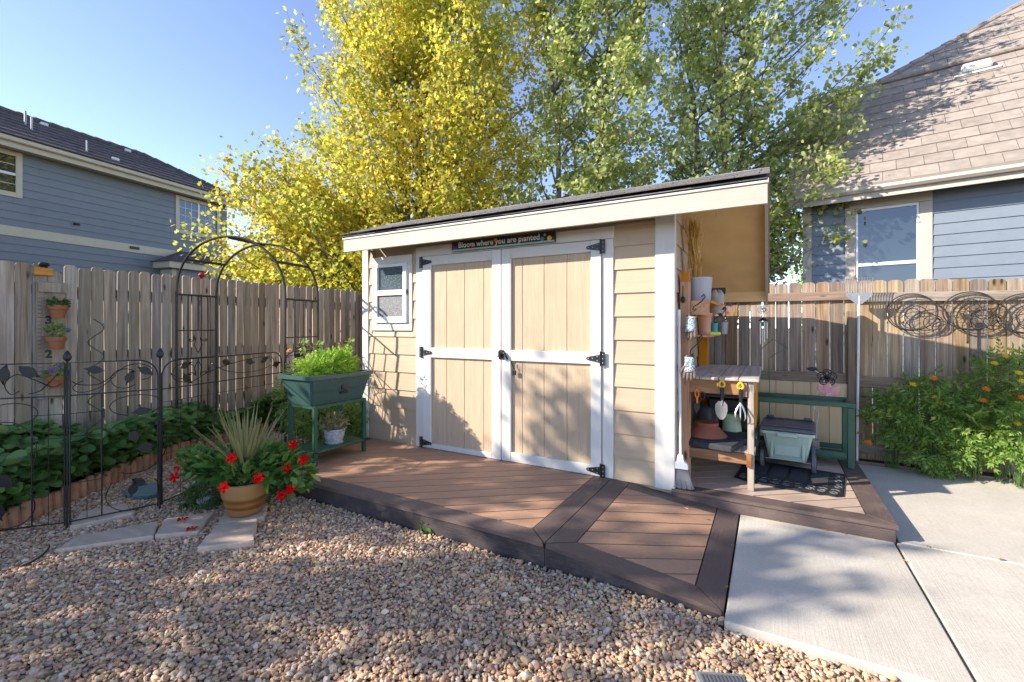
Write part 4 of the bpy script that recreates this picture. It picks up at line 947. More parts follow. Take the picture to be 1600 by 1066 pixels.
def rosette(name, c, r_, m, parent, nrm=(0, -.5, .8), layers=3, npet=9, seed=0):
    """many-petalled flower head built petal by petal"""
    g = MB(); q = Vector(nrm).normalized().to_track_quat('Z', 'Y').to_matrix().to_4x4(); rr = random.Random(seed)
    for L_ in range(layers):
        k0 = r_ * (1 - .28 * L_)
        for k in range(npet):
            a = 2 * PI * (k + .5 * L_) / npet + rr.uniform(-.1, .1); c1, s1 = math.cos(a), math.sin(a); w = k0 * 2.4 / npet; o = [(0, 0, .1 * r_ * L_)]
            o += [(c1 * k0 * .55 - s1 * w * .7, s1 * k0 * .55 + c1 * w * .7, r_ * (.12 + .16 * L_)), (c1 * k0 - s1 * w * .55, s1 * k0 + c1 * w * .55, r_ * (.05 + .2 * L_)), (c1 * k0 + s1 * w * .55, s1 * k0 - c1 * w * .55, r_ * (.09 + .2 * L_)), (c1 * k0 * .55 + s1 * w * .7, s1 * k0 * .55 - c1 * w * .7, r_ * (.12 + .16 * L_))]
            g.add(o, [(0, 4, 3, 2, 1)])
    g.lathe([(r_ * .25, -.25 * r_), (r_ * .3, 0), (.01 * r_, .35 * r_)], 7); g.xf(Matrix.Translation(Vector(c)) @ q); return obj(name, g, m, parent, True, sharp=0)

# ------------------------------------------------------------------ marigold bed
MG = [  # label, centre px, py, y, radius, n leaves, flowers (px,py,colour)
    ('marigold plant beside the white rake pole with sparse dark leaves', 1395, 655, 1.86, (.17, .12, .24), 130, [(1427, 601, 'y'), (1357, 692, 'o')]),
    ('marigold plant with one orange bloom before the fence rail', 1450, 640, 1.84, (.20, .13, .27), 190, [(1459, 591, 'o'), (1461, 621, 'y'), (1470, 630, 'y')]),
    ('bushy sunlit marigold plant in the middle of the flower bed', 1520, 672, 1.80, (.22, .15, .27), 270, [(1541, 608, 'o'), (1537, 626, 'o'), (1540, 668, 'y')]),
    ('tall marigold plant with the highest yellow blooms by the fence', 1568, 610, 1.86, (.20, .12, .32), 220, [(1554, 568, 'y'), (1577, 546, 'y'), (1572, 557, 'y'), (1575, 614, 'o'), (1587, 621, 'o'), (1567, 622, 'o')]),
    ('marigold plant with a large yellow bloom at the right picture edge', 1600, 670, 1.72, (.22, .15, .27), 240, [(1590, 662, 'y'), (1592, 583, 'y'), (1597, 596, 'y'), (1598, 622, 'o')]),
    ('low marigold plant spilling onto the concrete edge', 1455, 700, 1.80, (.22, .12, .17), 200, []),
]
for i, (lb, px, py, y_, rad, n, fl_) in enumerate(MG):
    c = onY(px, py, y_); t = thing('marigold_plant', lb, 'plant', (c.x, y_, .04), group='marigold plants in the bed along the right fence')
    o = foliage('foliage', (c.x, y_, c.z), rad, n, MAR_V, MAR_F, .155, M['leaf_m'], 70 + i, t, .55, .35)
    tips = [(c.x + random.uniform(-1, 1) * rad[0] * .8, y_ + random.uniform(-1, 1) * rad[1], c.z + random.uniform(-.3, 1) * rad[2]) for _ in range(16)]
    tips2 = []
    for k, (fx, fy, cc_) in enumerate(fl_):
        p = onY(fx, fy, y_ - .10); tips2.append(p); rosette('flower', p, .031 if cc_ == 'o' else .028, M['oflower'] if cc_ == 'o' else M['yflower'], t, (.1, -.55, .8), 3, 9, k)
    stems('stem', (c.x, y_, .04), tips + tips2, .05, M['stem'], t, .0028)

# ------------------------------------------------------------------ garden arch
ar = thing('garden_arch', 'dark metal garden arch with scroll side panels in front of the fence', 'arch', (-4.35, -.7, .05))
k3 = 1.14
def camxy(X, D): p = CAM[:2] + RGT * X + FWD * D; return Vector((p[0], p[1], 0))
AL = camxy(-3.235 * k3, 4.39 * k3); AR_ = camxy(-2.05 * k3, 4.12 * k3); back = Vector((-.09, .41, 0)) * k3; ZS = 1.38 + 53 * 4.39 * k3 / F; SINK = .07
def hoop(off, sink0, sink1):
    A, B = AL + off, AR_ + off; pts = []; W = (B - A); rad = W.length / 2; H_ = .62
    for z in np.linspace(.03, ZS - sink0, 6)[:-1]: pts.append(A + Vector((0, 0, z)))
    for a in np.linspace(0, PI, 25):
        s = .5 - .5 * math.cos(a); pts.append(A + W * s + Vector((0, 0, ZS - sink0 * (1 - s) - sink1 * s + H_ * math.sin(a) ** .92)))
    for z in np.linspace(ZS - sink1, .03, 6)[1:]: pts.append(B + Vector((0, 0, z)))
    g = MB(); g.tube(pts, .0125, 8); obj('hoop', g, M['bronze'], ar, True)
hoop(Vector(), 0, SINK); hoop(back, .0, SINK)
def archpt(off, a): 
    A = AL + off; W = (AR_ + off) - A; s = .5 - .5 * math.cos(a); return A + W * s + Vector((0, 0, ZS - SINK * s + .62 * math.sin(a) ** .92))
for a in (.62, 1.55, PI - .62):
    g = MB(); p, q = archpt(Vector(), a), archpt(back, a); n = Vector((0, 0, .006)); g.tube([p - n, q - n], .010, 6); g.tube([p - n * 3, q - n * 3], .008, 6); obj('crossbar', g, M['bronze'], ar)
for A, sk in ((AL, 0), (AR_, SINK)):
    def sp(s, z): return A + back * s + Vector((0, 0, z - sk))
    for z, r_ in ((ZS - .02, .011), (ZS - .42, .006), (1.02, .006), (.35, .006)):
        g = MB(); g.tube([sp(0, z), sp(1, z)], r_, 6); obj('side_rail', g, M['bronze'], ar)
    for s in (.27, .52, .77):
        g = MB(); g.tube([sp(s, .06), sp(s, 1.02)] if s == .52 else [sp(s, .06), sp(s, ZS - .02)], .0065, 6); obj('side_bar', g, M['bronze'], ar)
    g = MB(); g.tube([sp(.52, ZS - .42), sp(.52, ZS - .02)], .0065, 6); obj('side_bar', g, M['bronze'], ar)
    for sgn in (-1, 1):
        for zc, ln in ((ZS - .62, .19), (ZS - .82, -.19)):
            g = MB(); pts = [];
            for t in np.linspace(0, 1, 22):
                ang2 = t * 4.4; rr_ = .07 * (1 - .62 * t); pts.append(sp(.52 + sgn * (.17 - rr_ * math.cos(ang2) / back.length * .9 - .02), zc + ln * (.9 - t * .55) - (rr_ * math.sin(ang2)) * (1 if ln > 0 else -1)))
            pts = [sp(.52, zc - ln * .3), sp(.52 + sgn * .1, zc + ln * .15)] + pts[3:]; g.tube(pts, .005, 5); obj('scroll', g, M['bronze'], ar, True)

# ------------------------------------------------------------------ metal border fence panels
LEAF2 = [(-.02, 0), (.0, .006), (.012, .018), (.027, .024), (.045, .021), (.062, .011), (.08, 0), (.062, -.011), (.045, -.021), (.027, -.024), (.012, -.018), (.0, -.006)]
def border_panel(label, p0, p1, z0a, z0b, zt, zm, m, design, rnd=(1, 1), rr=.0045):
    p0, p1 = Vector((*p0, 0)), Vector((*p1, 0)); L_ = (p1 - p0).length; d = (p1 - p0) / L_; nrm = Vector((-d.y, d.x, 0))
    t = thing('border_fence_panel', label, 'fence panel', ((p0 + p1) / 2).to_tuple(), group='low metal border fence panels with leaf scrolls')
    def P(s, z, o=0): return p0 + d * (s * L_) + nrm * o + Vector((0, 0, z))
    c = .12; pts = [P(0, z0a)]
    def arc(cx, a0, a1): return [P(cx + c / L_ * math.cos(a), zt - c + c * math.sin(a)) for a in np.linspace(a0, a1, 8)]
    pts += arc(c / L_, PI, PI / 2) if rnd[0] else [P(0, zt)]
    pts += arc(1 - c / L_, PI / 2, 0) if rnd[1] else [P(1, zt)]
    pts += [P(1, z0b)]
    g = MB(); g.tube(pts, .0052, 6); obj('frame', g, m, t, True)
    g = MB(); g.tube([P(0, zm), P(1, zm)], .0048, 6); obj('rail', g, m, t); g = MB(); g.tube([P(0, z0a + .02), P(1, z0b + .02)], .0048, 6); obj('rail', g, m, t)
    for kind, *a in design:
        if kind == 'v': g = MB(); g.tube([P(a[0], z0a * (1 - a[0]) + z0b * a[0] + .02), P(a[0], zm)], a[1], 5); obj('wire' if a[1] < .004 else 'bar', g, m, t)
        elif kind == 'h': g = MB(); g.tube([P(a[1], a[0]), P(a[2], a[0])], .0022, 4); obj('wire', g, m, t)
        elif kind == 'c':
            g = MB(); s, z, rx, rz, a0, a1 = a; g.tube([P(s + rx * math.cos(q) / L_, z + rz * math.sin(q), .006) for q in np.linspace(a0, a1, 26)], .0034, 5); obj('scroll', g, m, t, True)
        elif kind == 's':
            g = MB(); q = a[0]; cv = []
            for i in range(len(q) - 1):
                P0, P1, P2, P3 = q[max(0, i - 1)], q[i], q[i + 1], q[min(len(q) - 1, i + 2)]
                for u in np.linspace(0, 1, 7)[:-1]:
                    cv.append([.5 * ((2 * P1[j]) + (-P0[j] + P2[j]) * u + (2 * P0[j] - 5 * P1[j] + 4 * P2[j] - P3[j]) * u * u + (-P0[j] + 3 * P1[j] - 3 * P2[j] + P3[j]) * u ** 3) for j in (0, 1)])
            cv.append(q[-1]); g.tube([P(s, z, .006) for s, z in cv], .0034, 5); obj('scroll', g, m, t, True)
        elif kind == 'l':
            s, z, an, k = a; g = MB(); v = []; ca, sa = math.cos(an), math.sin(an)
            for w in (-.002, .002): v += [P(s + (ca * u - sa * vv) * k / L_, z + (sa * u + ca * vv) * k, .010 + w + (.012 * k if abs(vv) > .001 else 0)) for u, vv in LEAF2]
            n_ = 12; g.add(v, [tuple(range(n_)), tuple(range(n_, 2 * n_))[::-1]] + [(i, (i + 1) % n_, n_ + (i + 1) % n_, n_ + i) for i in range(n_)]); obj('leaf', g, m, t)
    return t
TP, ZM, B0 = 1.13, .905, .02
def lower(sx):  # scrollwork field from s=sx to 1
    return [('c', sx + .32, .80, .15, .075, -1.2, 4.4), ('l', sx + .30, .745, .1, 1.25), ('c', sx + .3, .50, .19, .20, -2.0, 3.6), ('l', sx + .31, .53, 1.8, 1.25), ('l', sx + .34, .47, .15, 1.3), ('c', sx + .28, .16, .15, .13, 2.6, 6.9), ('l', sx + .26, .14, 1.35, 1.25), ('l', sx + .42, .20, 2.5, 1.2)]
top2 = [('s', [(.02, 1.0), (.1, .975), (.3, .97), (.45, 1.02), (.62, 1.09), (.8, 1.10), (.93, 1.06), (.9, 1.0), (.8, .985)]), ('s', [(.14, 1.0), (.08, .985), (.03, .955), (.08, .925), (.2, .925), (.36, .96), (.5, 1.03)]), ('c', .6, 1.0, .075, .07, .6, 5.6), ('l', .18, 1.08, -.2, 1.2), ('l', .63, .97, 1.2, 1.2), ('l', .78, 1.07, -.6, 1.2)]
pA, pB, pC = (-3.532, -2.448), (-3.361, -1.975), (-3.76, -.72)
border_panel('black leaf scroll fence panel between the two finial posts', (pA[0] + .005, pA[1] + .012), (pB[0] - .004, pB[1] - .012), B0, B0, TP, ZM, M['iron'],
             [('v', .34, .0045), ('v', .18, .002), ('h', .78, 0, .34), ('h', .62, 0, .34), ('h', .3, 0, .34)] + lower(.42) + top2, (0, 1))
EA = (pA[0] - .62 * .62, pA[1] - .78 * .62)
border_panel('black leaf scroll fence panel cut off at the left picture edge', (pA[0] - .006, pA[1] - .012), EA, B0, B0, TP, ZM, M['iron'],
             [('v', .28, .0045), ('v', .14, .002), ('h', .78, 0, .28), ('h', .62, 0, .28), ('h', .3, 0, .28), ('l', .22, 1.05, .6, 1.5), ('l', .42, .34, .6, 1.6), ('l', .5, 1.02, 1.7, 1.4), ('c', .5, .55, .16, .2, -2, 3.6), ('c', .48, .18, .14, .13, 2.4, 6.9), ('l', .52, .13, 1.4, 1.4), ('c', .44, .80, .13, .07, -1.2, 4.2),
              ('s', [(.02, .99), (.1, .97), (.25, 1.02), (.4, 1.06), (.5, 1.0), (.45, .93), (.38, .95)]), ('s', [(.05, 1.06), (.2, .95), (.3, .93)])], (0, 1))
wide = [('v', .12, .002), ('v', .24, .002), ('v', .36, .0045), ('v', .5, .002), ('v', .62, .0045), ('v', .74, .002), ('v', .87, .002), ('h', .80, 0, 1), ('h', .62, 0, 1), ('h', .4, 0, 1), ('h', .2, 0, 1),
        ('s', [(.06, 1.02), (.1, .95), (.2, .93), (.3, .98), (.45, 1.03), (.6, 1.06), (.78, 1.08), (.88, 1.05), (.86, .98), (.74, .95), (.6, .95), (.45, .99), (.35, 1.06)]), ('c', .15, 1.02, .1, .06, .5, 4.6), ('c', .85, 1.02, .09, .06, -1.2, 3), ('l', .16, .99, -.9, 1.3), ('l', .14, 1.05, .4, 1.2), ('l', .45, 1.07, -.3, 1.2), ('l', .66, 1.05, -.2, 1.2), ('l', .8, 1.03, .4, 1.2), ('l', .93, .98, .3, 1.2)]
border_panel('wide bronze leaf scroll fence panel right of the second finial post', (pB[0] - .02, pB[1] + .02), pC, B0, .06, 1.115, .90, M['bronze'], wide, (1, 1))
border_panel('bronze leaf scroll fence panel partly hidden behind the green planter', (pC[0] + .03, pC[1] + .01), (-3.40, -.06), .06, .10, 1.12, .90, M['bronze'], wide, (1, 1))
for lb, p in (('black fence post with finial at the first panel joint near the left', pA), ('black fence post with bud finial beside the potted flowers', pB)):
    t = thing('fence_stake', lb, 'post', (*p, 0), group='black finial posts of the border fence'); g = MB(); g.tube([(p[0], p[1], -.05), (p[0], p[1], 1.14)], .0065, 7); obj('stake', g, M['iron'], t)
    g = MB(); g.lathe([(.006, 0), (.02, .012), (.024, .03), (.016, .055), (.003, .075)], 10, (p[0], p[1], 1.14)); obj('finial', g, M['iron'], t, True)

# ------------------------------------------------------------------ height board with wall pots on the left fence
hb = thing('height_chart_board', 'pale ruler marked board numbered 3 and 2 hung on the fence', 'growth chart', (-5.27, -2.05, .7))
part('board', (-5.288, -5.268, -2.155, -1.955, .70, 1.80), M['bench_gz'], hb); part('top_block', (-5.266, -5.245, -2.148, -1.95, 1.70, 1.79), M['bench_gz'], hb)
g = MB()
for k in range(26): zz = .74 + k * .036; g.box(-5.2675, -5.2665, -2.15, -2.15 + (.05 if k % 5 == 0 else .03), zz, zz + .006)
obj('tick_marks', g, M['grey_lid'], hb)
for ch, zz in (('3', 1.405), ('2', 1.085)):
    text('numeral', ch, .10, M['black'], hb, (-5.265, -2.10, zz), (PI / 2, 0, PI / 2), .001, .004)
for i, (px, py, lb) in enumerate(((91, 484, 'topmost small terracotta wall pot on the ruler board'), (88, 533, 'middle terracotta wall pot with a purple bloom, above numeral 2'), (89, 594, 'lowest terracotta wall pot with purple pansies, behind the black panel'))):
    c = onX(px, py, -5.16); t = thing('wall_pot', lb, 'flower pot', c, group='terracotta pots on the ruler board')
    g = MB(); g.lathe([(.045, -.075), (.062, 0), (.072, .002), (.078, .04), (.07, .042), (.062, .02), (.01, .018)], 20, c); obj('pot', g, M['terracotta'], t, True)
    g = MB(); g.tube([c + Vector((-.07, -.02, .02)), c + Vector((-.105, 0, .03)), c + Vector((-.07, .02, .02))], .004, 5); obj('bracket', g, M['iron'], t)
    foliage('plant', c + Vector((0, 0, .06 + .02 * (i > 0))), (.065, .07, .035 + .03 * (i > 0)), 90, OV_V, POP_F, .045, M['leaf_m' if i else 'leaf_g'], 90 + i, t)
    if i:
        for k in range(1 if i == 1 else 3): rosette('flower', c + Vector((.05, random.uniform(-.05, .07), .13 + .03 * k - .03 * i)), .022, M['purple'], t, (1, -.4, .3), 1, 5, k)
g = MB(); c = onX(69, 414, -5.27); g.lathe([(.015, -.02), (.03, 0), (.022, .02), (.005, .03)], 10, c, 1, 1.4); tag(obj('fence_ornament', g, M['black'], None, True), 'small black ornament perched on the broken fence board top', 'ornament')
g = MB(); g.box(c.x - .02, c.x + .015, c.y - .07, c.y + .06, c.z - .10, c.z - .03, .004); tag(obj('wood_block', g, M['bench_x']), 'raw orange wood block nailed below the black fence top ornament', 'wood block')
c = onX(315, 431, -5.2); rt = thing('red_ornament', 'small red ornament on a rod seen above the fence inside the arch', 'ornament', (c.x, c.y, .1))
g = MB(); g.lathe([(.005, -.035), (.03, -.012), (.036, .008), (.022, .03), (.004, .04)], 10, c); obj('ball', g, M['redpaint'], rt, True); g = MB(); g.tube([(c.x, c.y, .1), c], .004, 5); obj('rod', g, M['iron'], rt)
def spiral(label, x, y, z0, z1, r_, turns, m):
    g = MB(); g.tube([(x + r_ * math.cos(t * turns * 2 * PI), y + r_ * math.sin(t * turns * 2 * PI), z0 + (z1 - z0) * t) for t in np.linspace(0, 1, int(turns * 14))], .005, 5); return tag(obj('spiral_stake', g, m, None, True), label, 'plant stake')
c = onX(150, 590, -4.9); spiral('green spiral plant stake rising from the strawberries', c.x, c.y, .2, 1.45, .055, 4.5, M['green_m'])

# ------------------------------------------------------------------ potted spike plant with mandevilla
pc = Vector((-2.66, -1.74, .036)); pp_ = thing('potted_plant', 'banded brown glazed pot with tall spiky plant and red mandevilla flowers', 'potted plant', pc)
g = MB(); g.lathe([(.105, 0), (.112, .012), (.118, .02), (.137, .09), (.15, .14), (.156, .20), (.158, .225), (.15, .232), (.14, .225), (.135, .2), (.01, .195)], 30, pc); obj('pot', g, M['glaze'], pp_, True)
g = MB(); g.lathe([(.134, .19), (.13, .21), (.05, .215), (.01, .217)], 20, pc); obj('soil', g, M['soil'], pp_, True)
for k in range(58):
    a = k * 2.399; tl = .12 + .75 * (k / 58) ** 1.1 * rs.uniform(.6, 1.15); ln = rs.uniform(.36, .53); g = MB(); dv = Vector((math.cos(a) * math.sin(tl), math.sin(a) * math.sin(tl), math.cos(tl))); sd = Vector((-math.sin(a), math.cos(a), 0)); v = []
    b0 = pc + Vector((math.cos(a) * .025, math.sin(a) * .025, .24 + .10 * rs.rand()))
    for t, w in ((0, .007), (.3, .010), (.65, .008), (1, .001)):
        p = b0 + dv * ln * t + Vector((0, 0, -.16 * tl * ln * t * t)); up_ = dv.cross(sd) * .004; v += [p - sd * w, p + up_, p + sd * w]
    g.add(v, [q for i in range(3) for q in ((i * 3, i * 3 + 1, i * 3 + 4, i * 3 + 3), (i * 3 + 1, i * 3 + 2, i * 3 + 5, i * 3 + 4))]); obj('spike_leaf', g, M['leaf_k'], pp_, True, sharp=0)
fr_ = np.random.RandomState(5); P = []
for cx, cy, cz, rx, ry, rz, n in ((-.18, -.14, .36, .19, .17, .11, 190), (.16, .10, .32, .2, .18, .14, 200), (-.02, -.05, .31, .2, .17, .09, 150), (.28, .22, .26, .14, .14, .16, 110), (-.30, -.18, .36, .13, .12, .10, 80), (.05, .2, .34, .2, .14, .12, 110)):
    d = fr_.normal(0, 1, (n, 3)); d /= np.linalg.norm(d, axis=1, keepdims=True); P.append(np.array(pc)[None] + np.array([[cx, cy, cz]]) + d * fr_.uniform(.4, 1, (n, 1)) * np.array([[rx * .88, ry * .88, rz]]))
P = np.concatenate(P); n = len(P); rel = P - (np.array(pc) + [0, 0, .2]); Y = rel / np.linalg.norm(rel, axis=1, keepdims=True) * .7 + fr_.normal(0, .5, (n, 3)); Nn = fr_.normal(0, .4, (n, 3)); Nn[:, 2] += .8
scatter('foliage', OV_V, POP_F, P, dirframes(Y, Nn), fr_.uniform(.06, .105, n), M['leaf_v'], pp_)
stems('stem', pc + Vector((0, 0, .2)), [Vector(P[i]) for i in range(0, n, 20)], .08, M['stem'], pp_)
for k, (fx, fy) in enumerate(((362, 716), (404, 748), (350, 762), (458, 695), (474, 719), (448, 731), (455, 764), (440, 774), (294, 712), (280, 727), (273, 746), (308, 731))):
    p = at(fx, fy, 3.0 + (.22 if fx > 430 else 0) + (.30 if fx < 320 else 0)); rosette('flower', p, .038, M['red'], pp_, (.35, -.75, .35), 1, 5, k)
for k, (fx, fy) in enumerate(((285, 812), (300, 827))):
    p = G(fx, fy, .034); g = MB(); rr = random.Random(k)
    for j in range(5): a = j * 1.26; g.add([(p.x, p.y, p.z + .004), (p.x + .03 * math.cos(a - .4), p.y + .03 * math.sin(a - .4), p.z + .012), (p.x + .042 * math.cos(a), p.y + .042 * math.sin(a), p.z + .003), (p.x + .03 * math.cos(a + .4), p.y + .03 * math.sin(a + .4), p.z + .010)], [(0, 1, 2, 3)])
    tag(obj('fallen_flower', g, M['red']), ('fallen red flower on the middle stepping stone', 'fallen red flower at the stone edge nearer the camera')[k], 'flower', 'fallen red flowers on the stepping stones')
# low plants, rocks, disc
t = thing('feathery_plant', 'low feathery green plant beside the second finial post', 'plant', (-3.2, -1.72, 0)); foliage('foliage', (-3.16, -1.70, .05), (.22, .2, .11), 420, MAR_V, MAR_F, .085, M['leaf_g'], 101, t, .9, .3)
foliage('foliage', (-2.98, -1.42, .10), (.24, .22, .15), 420, MAR_V, MAR_F, .085, M['leaf_g'], 102, t, .9, .3)
def rock(label, px, py, r_, m, sq=.7, seed=0, name='rock'):
    rr = np.random.RandomState(seed); c = G(px, py, .0); g = MB(); n_, m_ = 12, 7; v = []
    for i in range(m_):
        ph = -PI / 2 + PI * (i + .5) / m_
        for k in range(n_): a = 2 * PI * k / n_; q = r_ * (1 + .12 * math.sin(2 * a + seed) + .06 * math.sin(3 * a + ph * 2)); v.append((c.x + q * 1.25 * math.cos(ph) * math.cos(a), c.y + q * math.cos(ph) * math.sin(a), c.z + r_ * sq * (.75 + math.sin(ph))))
    f = [(i * n_ + k, i * n_ + (k + 1) % n_, (i + 1) * n_ + (k + 1) % n_, (i + 1) * n_ + k) for i in range(m_ - 1) for k in range(n_)] + [tuple(range(n_))[::-1], tuple(range((m_ - 1) * n_, m_ * n_))]
    g.add(v, f); return tag(obj(name, g, m, None, True, sharp=0), label, 'rock')
rock('smooth pale grey rock left of the glazed pot', 322, 788, .062, M['rock'], .7, 1); rock('small dark rock close behind the glazed pot', 345, 782, .04, M['grey_lid'], .7, 3)
c = G(226, 766, .03); g = MB(); g.lathe([(.14, -.03), (.15, 0), (.145, .012), (.02, .016)], 22, (c.x, c.y, .03), 1.2, .8); tag(obj('garden_disc', g, M['tealstone'], None, True), 'round teal stepping disc behind the metal fence panel', 'stepping disc')
g = MB(); c = G(52, 875, .01); g.tube([c + Vector((.0 + .08 * math.cos(a) - .03, .07 * math.sin(a), .02 + .03 * math.sin(a * 1.0))) for a in np.linspace(-.9, 1.7, 16)], [.004] + [.008] * 14 + [.004], 7); tag(obj('irrigation_hose', g, M['rubber'], None, True), 'short curved black irrigation hose poking from the gravel', 'hose')
# drain cover in the gravel
c = G(1135, 1060, .02); dc = thing('drain_cover', 'grey slotted metal cover lying in the gravel at the bottom edge', 'grate', (c.x, c.y, .0), local=True, rz=.42); dc.scale = (.72, .72, 1)
part('plate', (-.15, .10, -.07, .055, -.01, .014), M['steel'], dc, .004)
for k in range(11): part('slot_bar', (-.13 + k * .02, -.12 + k * .02, -.045, .03, .0145, .019), M['grey_lid'], dc, .001)
# fallen leaves, weed
LLB = ['on the left stepping stone behind the metal panel', 'on the concrete slab close under the bench deck corner post', 'against the bench deck fascia at its middle', 'against the bench deck fascia right of its middle', 'in the concrete joint below the deck corner', 'on the right slab just past the deck corner', 'on the right slab near the picture edge', 'in the gap between ramp and slab', 'on the dark rear border of the ramp', 'on the bench deck front border by the broom', 'under the potting bench on the deck', 'at the upper corner of the concrete slab by the ramp']
for k, (px, py, z_) in enumerate(((152, 812, .03), (1212, 813, .033), (1290, 829, .033), (1320, 834, .033), (1413, 876, .033), (1450, 854, .033), (1565, 875, .033), (1135, 918, .033), (1072, 795, .14), (1075, 772, .14), (1118, 744, .14), (1144, 853, .033))):
    p = G(px, py, z_); a = random.uniform(0, 6.3); g = MB(); l_ = .014 + .010 * random.random(); q = lambda u, v, w: (p.x + (u * math.cos(a) - v * math.sin(a)) * l_, p.y + (u * math.sin(a) + v * math.cos(a)) * l_, p.z + w * l_)
    g.add([q(-1, 0, .1), q(-.2, .5, .35), q(1, 0, .15), q(-.2, -.5, .3), q(0, 0, .02)], [(0, 4, 1), (1, 4, 2), (2, 4, 3), (3, 4, 0)]); tag(obj('fallen_leaf', g, M['dryleaf']), 'tiny dry leaf ' + LLB[k], 'leaf', 'dry leaves on paving and deck')
c = G(662, 832, .0); t = thing('weed', 'tiny green weed sprouting from gravel against the deck fascia', 'weed', c); foliage('leaves', c + Vector((0, 0, .03)), (.035, .025, .03), 22, OV_V, POP_F, .04, M['leaf_v'], 111, t)

# ------------------------------------------------------------------ green elevated planter
pl = thing('elevated_planter', 'green plastic tub planter on a green metal stand at the deck end', 'planter', (-3.03, -.73, DZ))
def frustum(mb, x0, x1, y0, y1, z0, z1, tx, ty, wall_=.012, floor=.02):
    xc, yc = (x0 + x1) / 2, (y0 + y1) / 2
    def ring(hx, hy, z, ch=.02): return [(xc + sx * (hx - (ch if i else 0)), yc + sy * (hy - (0 if i else ch)), z) for sx, sy, od in ((1, 1, 0), (-1, 1, 1), (-1, -1, 0), (1, -1, 1)) for i in ((0, 1) if od == 0 else (1, 0))]
    hx, hy = (x1 - x0) / 2, (y1 - y0) / 2; rings = [ring(hx - tx, hy - ty, z0), ring(hx, hy, z1), ring(hx - wall_, hy - wall_, z1), ring(hx - tx - wall_, hy - ty - wall_, z0 + floor)]
    v = [p for r_ in rings for p in r_]; f = [tuple(range(8))[::-1]] + [(i * 8 + k, i * 8 + (k + 1) % 8, (i + 1) * 8 + (k + 1) % 8, (i + 1) * 8 + k) for i in range(3) for k in range(8)] + [tuple(range(24, 32))]
    mb.add(v, f)
PX0, PX1, PY0, PY1 = -3.26, -2.815, -1.075, -.385
g = MB(); frustum(g, PX0, PX1, PY0, PY1, .67, .91, .06, .05); obj('tub', g, M['green_p'], pl)
g = MB(); frustum(g, PX0 - .02, PX1 + .02, PY0 - .02, PY1 + .02, .905, .94, .0, .0, .035, -.001); 
obj('rim', g, M['green_p'], pl)
part('soil_surface', (PX0 + .02, PX1 - .02, PY0 + .02, PY1 - .02, .85, .895), M['soil'], pl, 0)
g = MB(); g.tube([(PX1 - .028, PY0 + .02, .79), (PX1 - .027, PY1 - .02, .79)], .004, 5); obj('seam', g, M['green_p'], pl)
g = MB(); g.lathe([(.036, 0), (.038, .014), (.028, .018)], 16); g.xf(Matrix.Translation((PX1 - .03, -.70, .815)) @ Matrix.Rotation(PI / 2 - .2, 4, 'Y')); g.box(PX1 - .05, PX1 - .015, -.745, -.655, .75, .768, .004); obj('water_gauge', g, M['black'], pl, True)  # black colour paints in the dark of the gauge's round recess
for x_ in (PX0 + .05, PX1 - .06):
    for y_ in (PY0 + .05, PY1 - .08): part('leg', (x_, x_ + .035, y_, y_ + .035, DZ, .668), M['green_m'], pl, .004)
for y_ in (PY0 + .055, PY1 - .075): part('cross_bar', (PX0 + .086, PX1 - .061, y_, y_ + .02, .64, .667), M['green_m'], pl, .002)
for x_ in (PX0 + .055, PX1 - .05): part('cross_bar', (x_, x_ + .02, PY0 + .086, PY1 - .081, .64, .669), M['green_m'], pl, .002)
part('shelf', (PX0 + .05, PX1 - .025, PY0 + .05, PY1 - .045, .245, .262), M['green_m'], pl, .003)
hp = thing('parsley_plant', 'bright green bushy parsley growing in the green planter tub', 'herb', (-3.03, -.72, .89))
foliage('foliage', (-3.03, -.74, .97), (.19, .28, .13), 1000, MAR_V, MAR_F, .085, M['leaf_h'], 121, hp, .7, .25)
foliage('foliage', (-3.0, -.62, 1.02), (.12, .14, .12), 350, MAR_V, MAR_F, .08, M['leaf_h'], 122, hp, .7, .25)
stems('stem', (-3.03, -.73, .89), [(-3.1, -.95, 1.25), (-3.08, -.80, 1.22), (-3.0, -.5, 1.24)] + [(-3.03 + random.uniform(-.15, .15), -.73 + random.uniform(-.25, .25), random.uniform(.97, 1.08)) for _ in range(25)], .12, M['leaf_h'], hp, .003)
for x_, y_, z_ in ((-3.1, -.95, 1.2), (-3.08, -.80, 1.18), (-3.0, -.5, 1.2)): foliage('sprig', (x_, y_, z_), (.03, .03, .07), 26, OV_V, POP_F, .035, M['leaf_h'], 123, hp)
g = MB(); c = Vector((-3.14, -1.0, .94)); g.add([c, c + Vector((.05, -.03, .03)), c + Vector((.16, .03, .035)), c + Vector((.06, .05, .01))], [(0, 1, 2, 3)]); 
c = Vector((-2.98, -.70, .262)); hp2 = thing('potted_heather', 'speckled white pot of dry heather on the lower planter shelf', 'potted plant', c)
g = MB(); g.lathe([(.075, 0), (.085, .012), (.07, .018), (.088, .06), (.095, .12), (.1, .125), (.1, .14), (.088, .14), (.084, .12), (.01, .118)], 22, c); obj('pot', g, M['stonepot'], hp2, True)
foliage('sprigs', c + Vector((0, 0, .19)), (.10, .12, .09), 300, LANCE_V, POP_F, .055, M['leaf_b'], 131, hp2, 1.0, .1); stems('stem', c + Vector((0, 0, .12)), [c + Vector((random.uniform(-.1, .1), random.uniform(-.12, .12), random.uniform(.18, .28))) for _ in range(24)], .03, M['drystem'], hp2, .002)
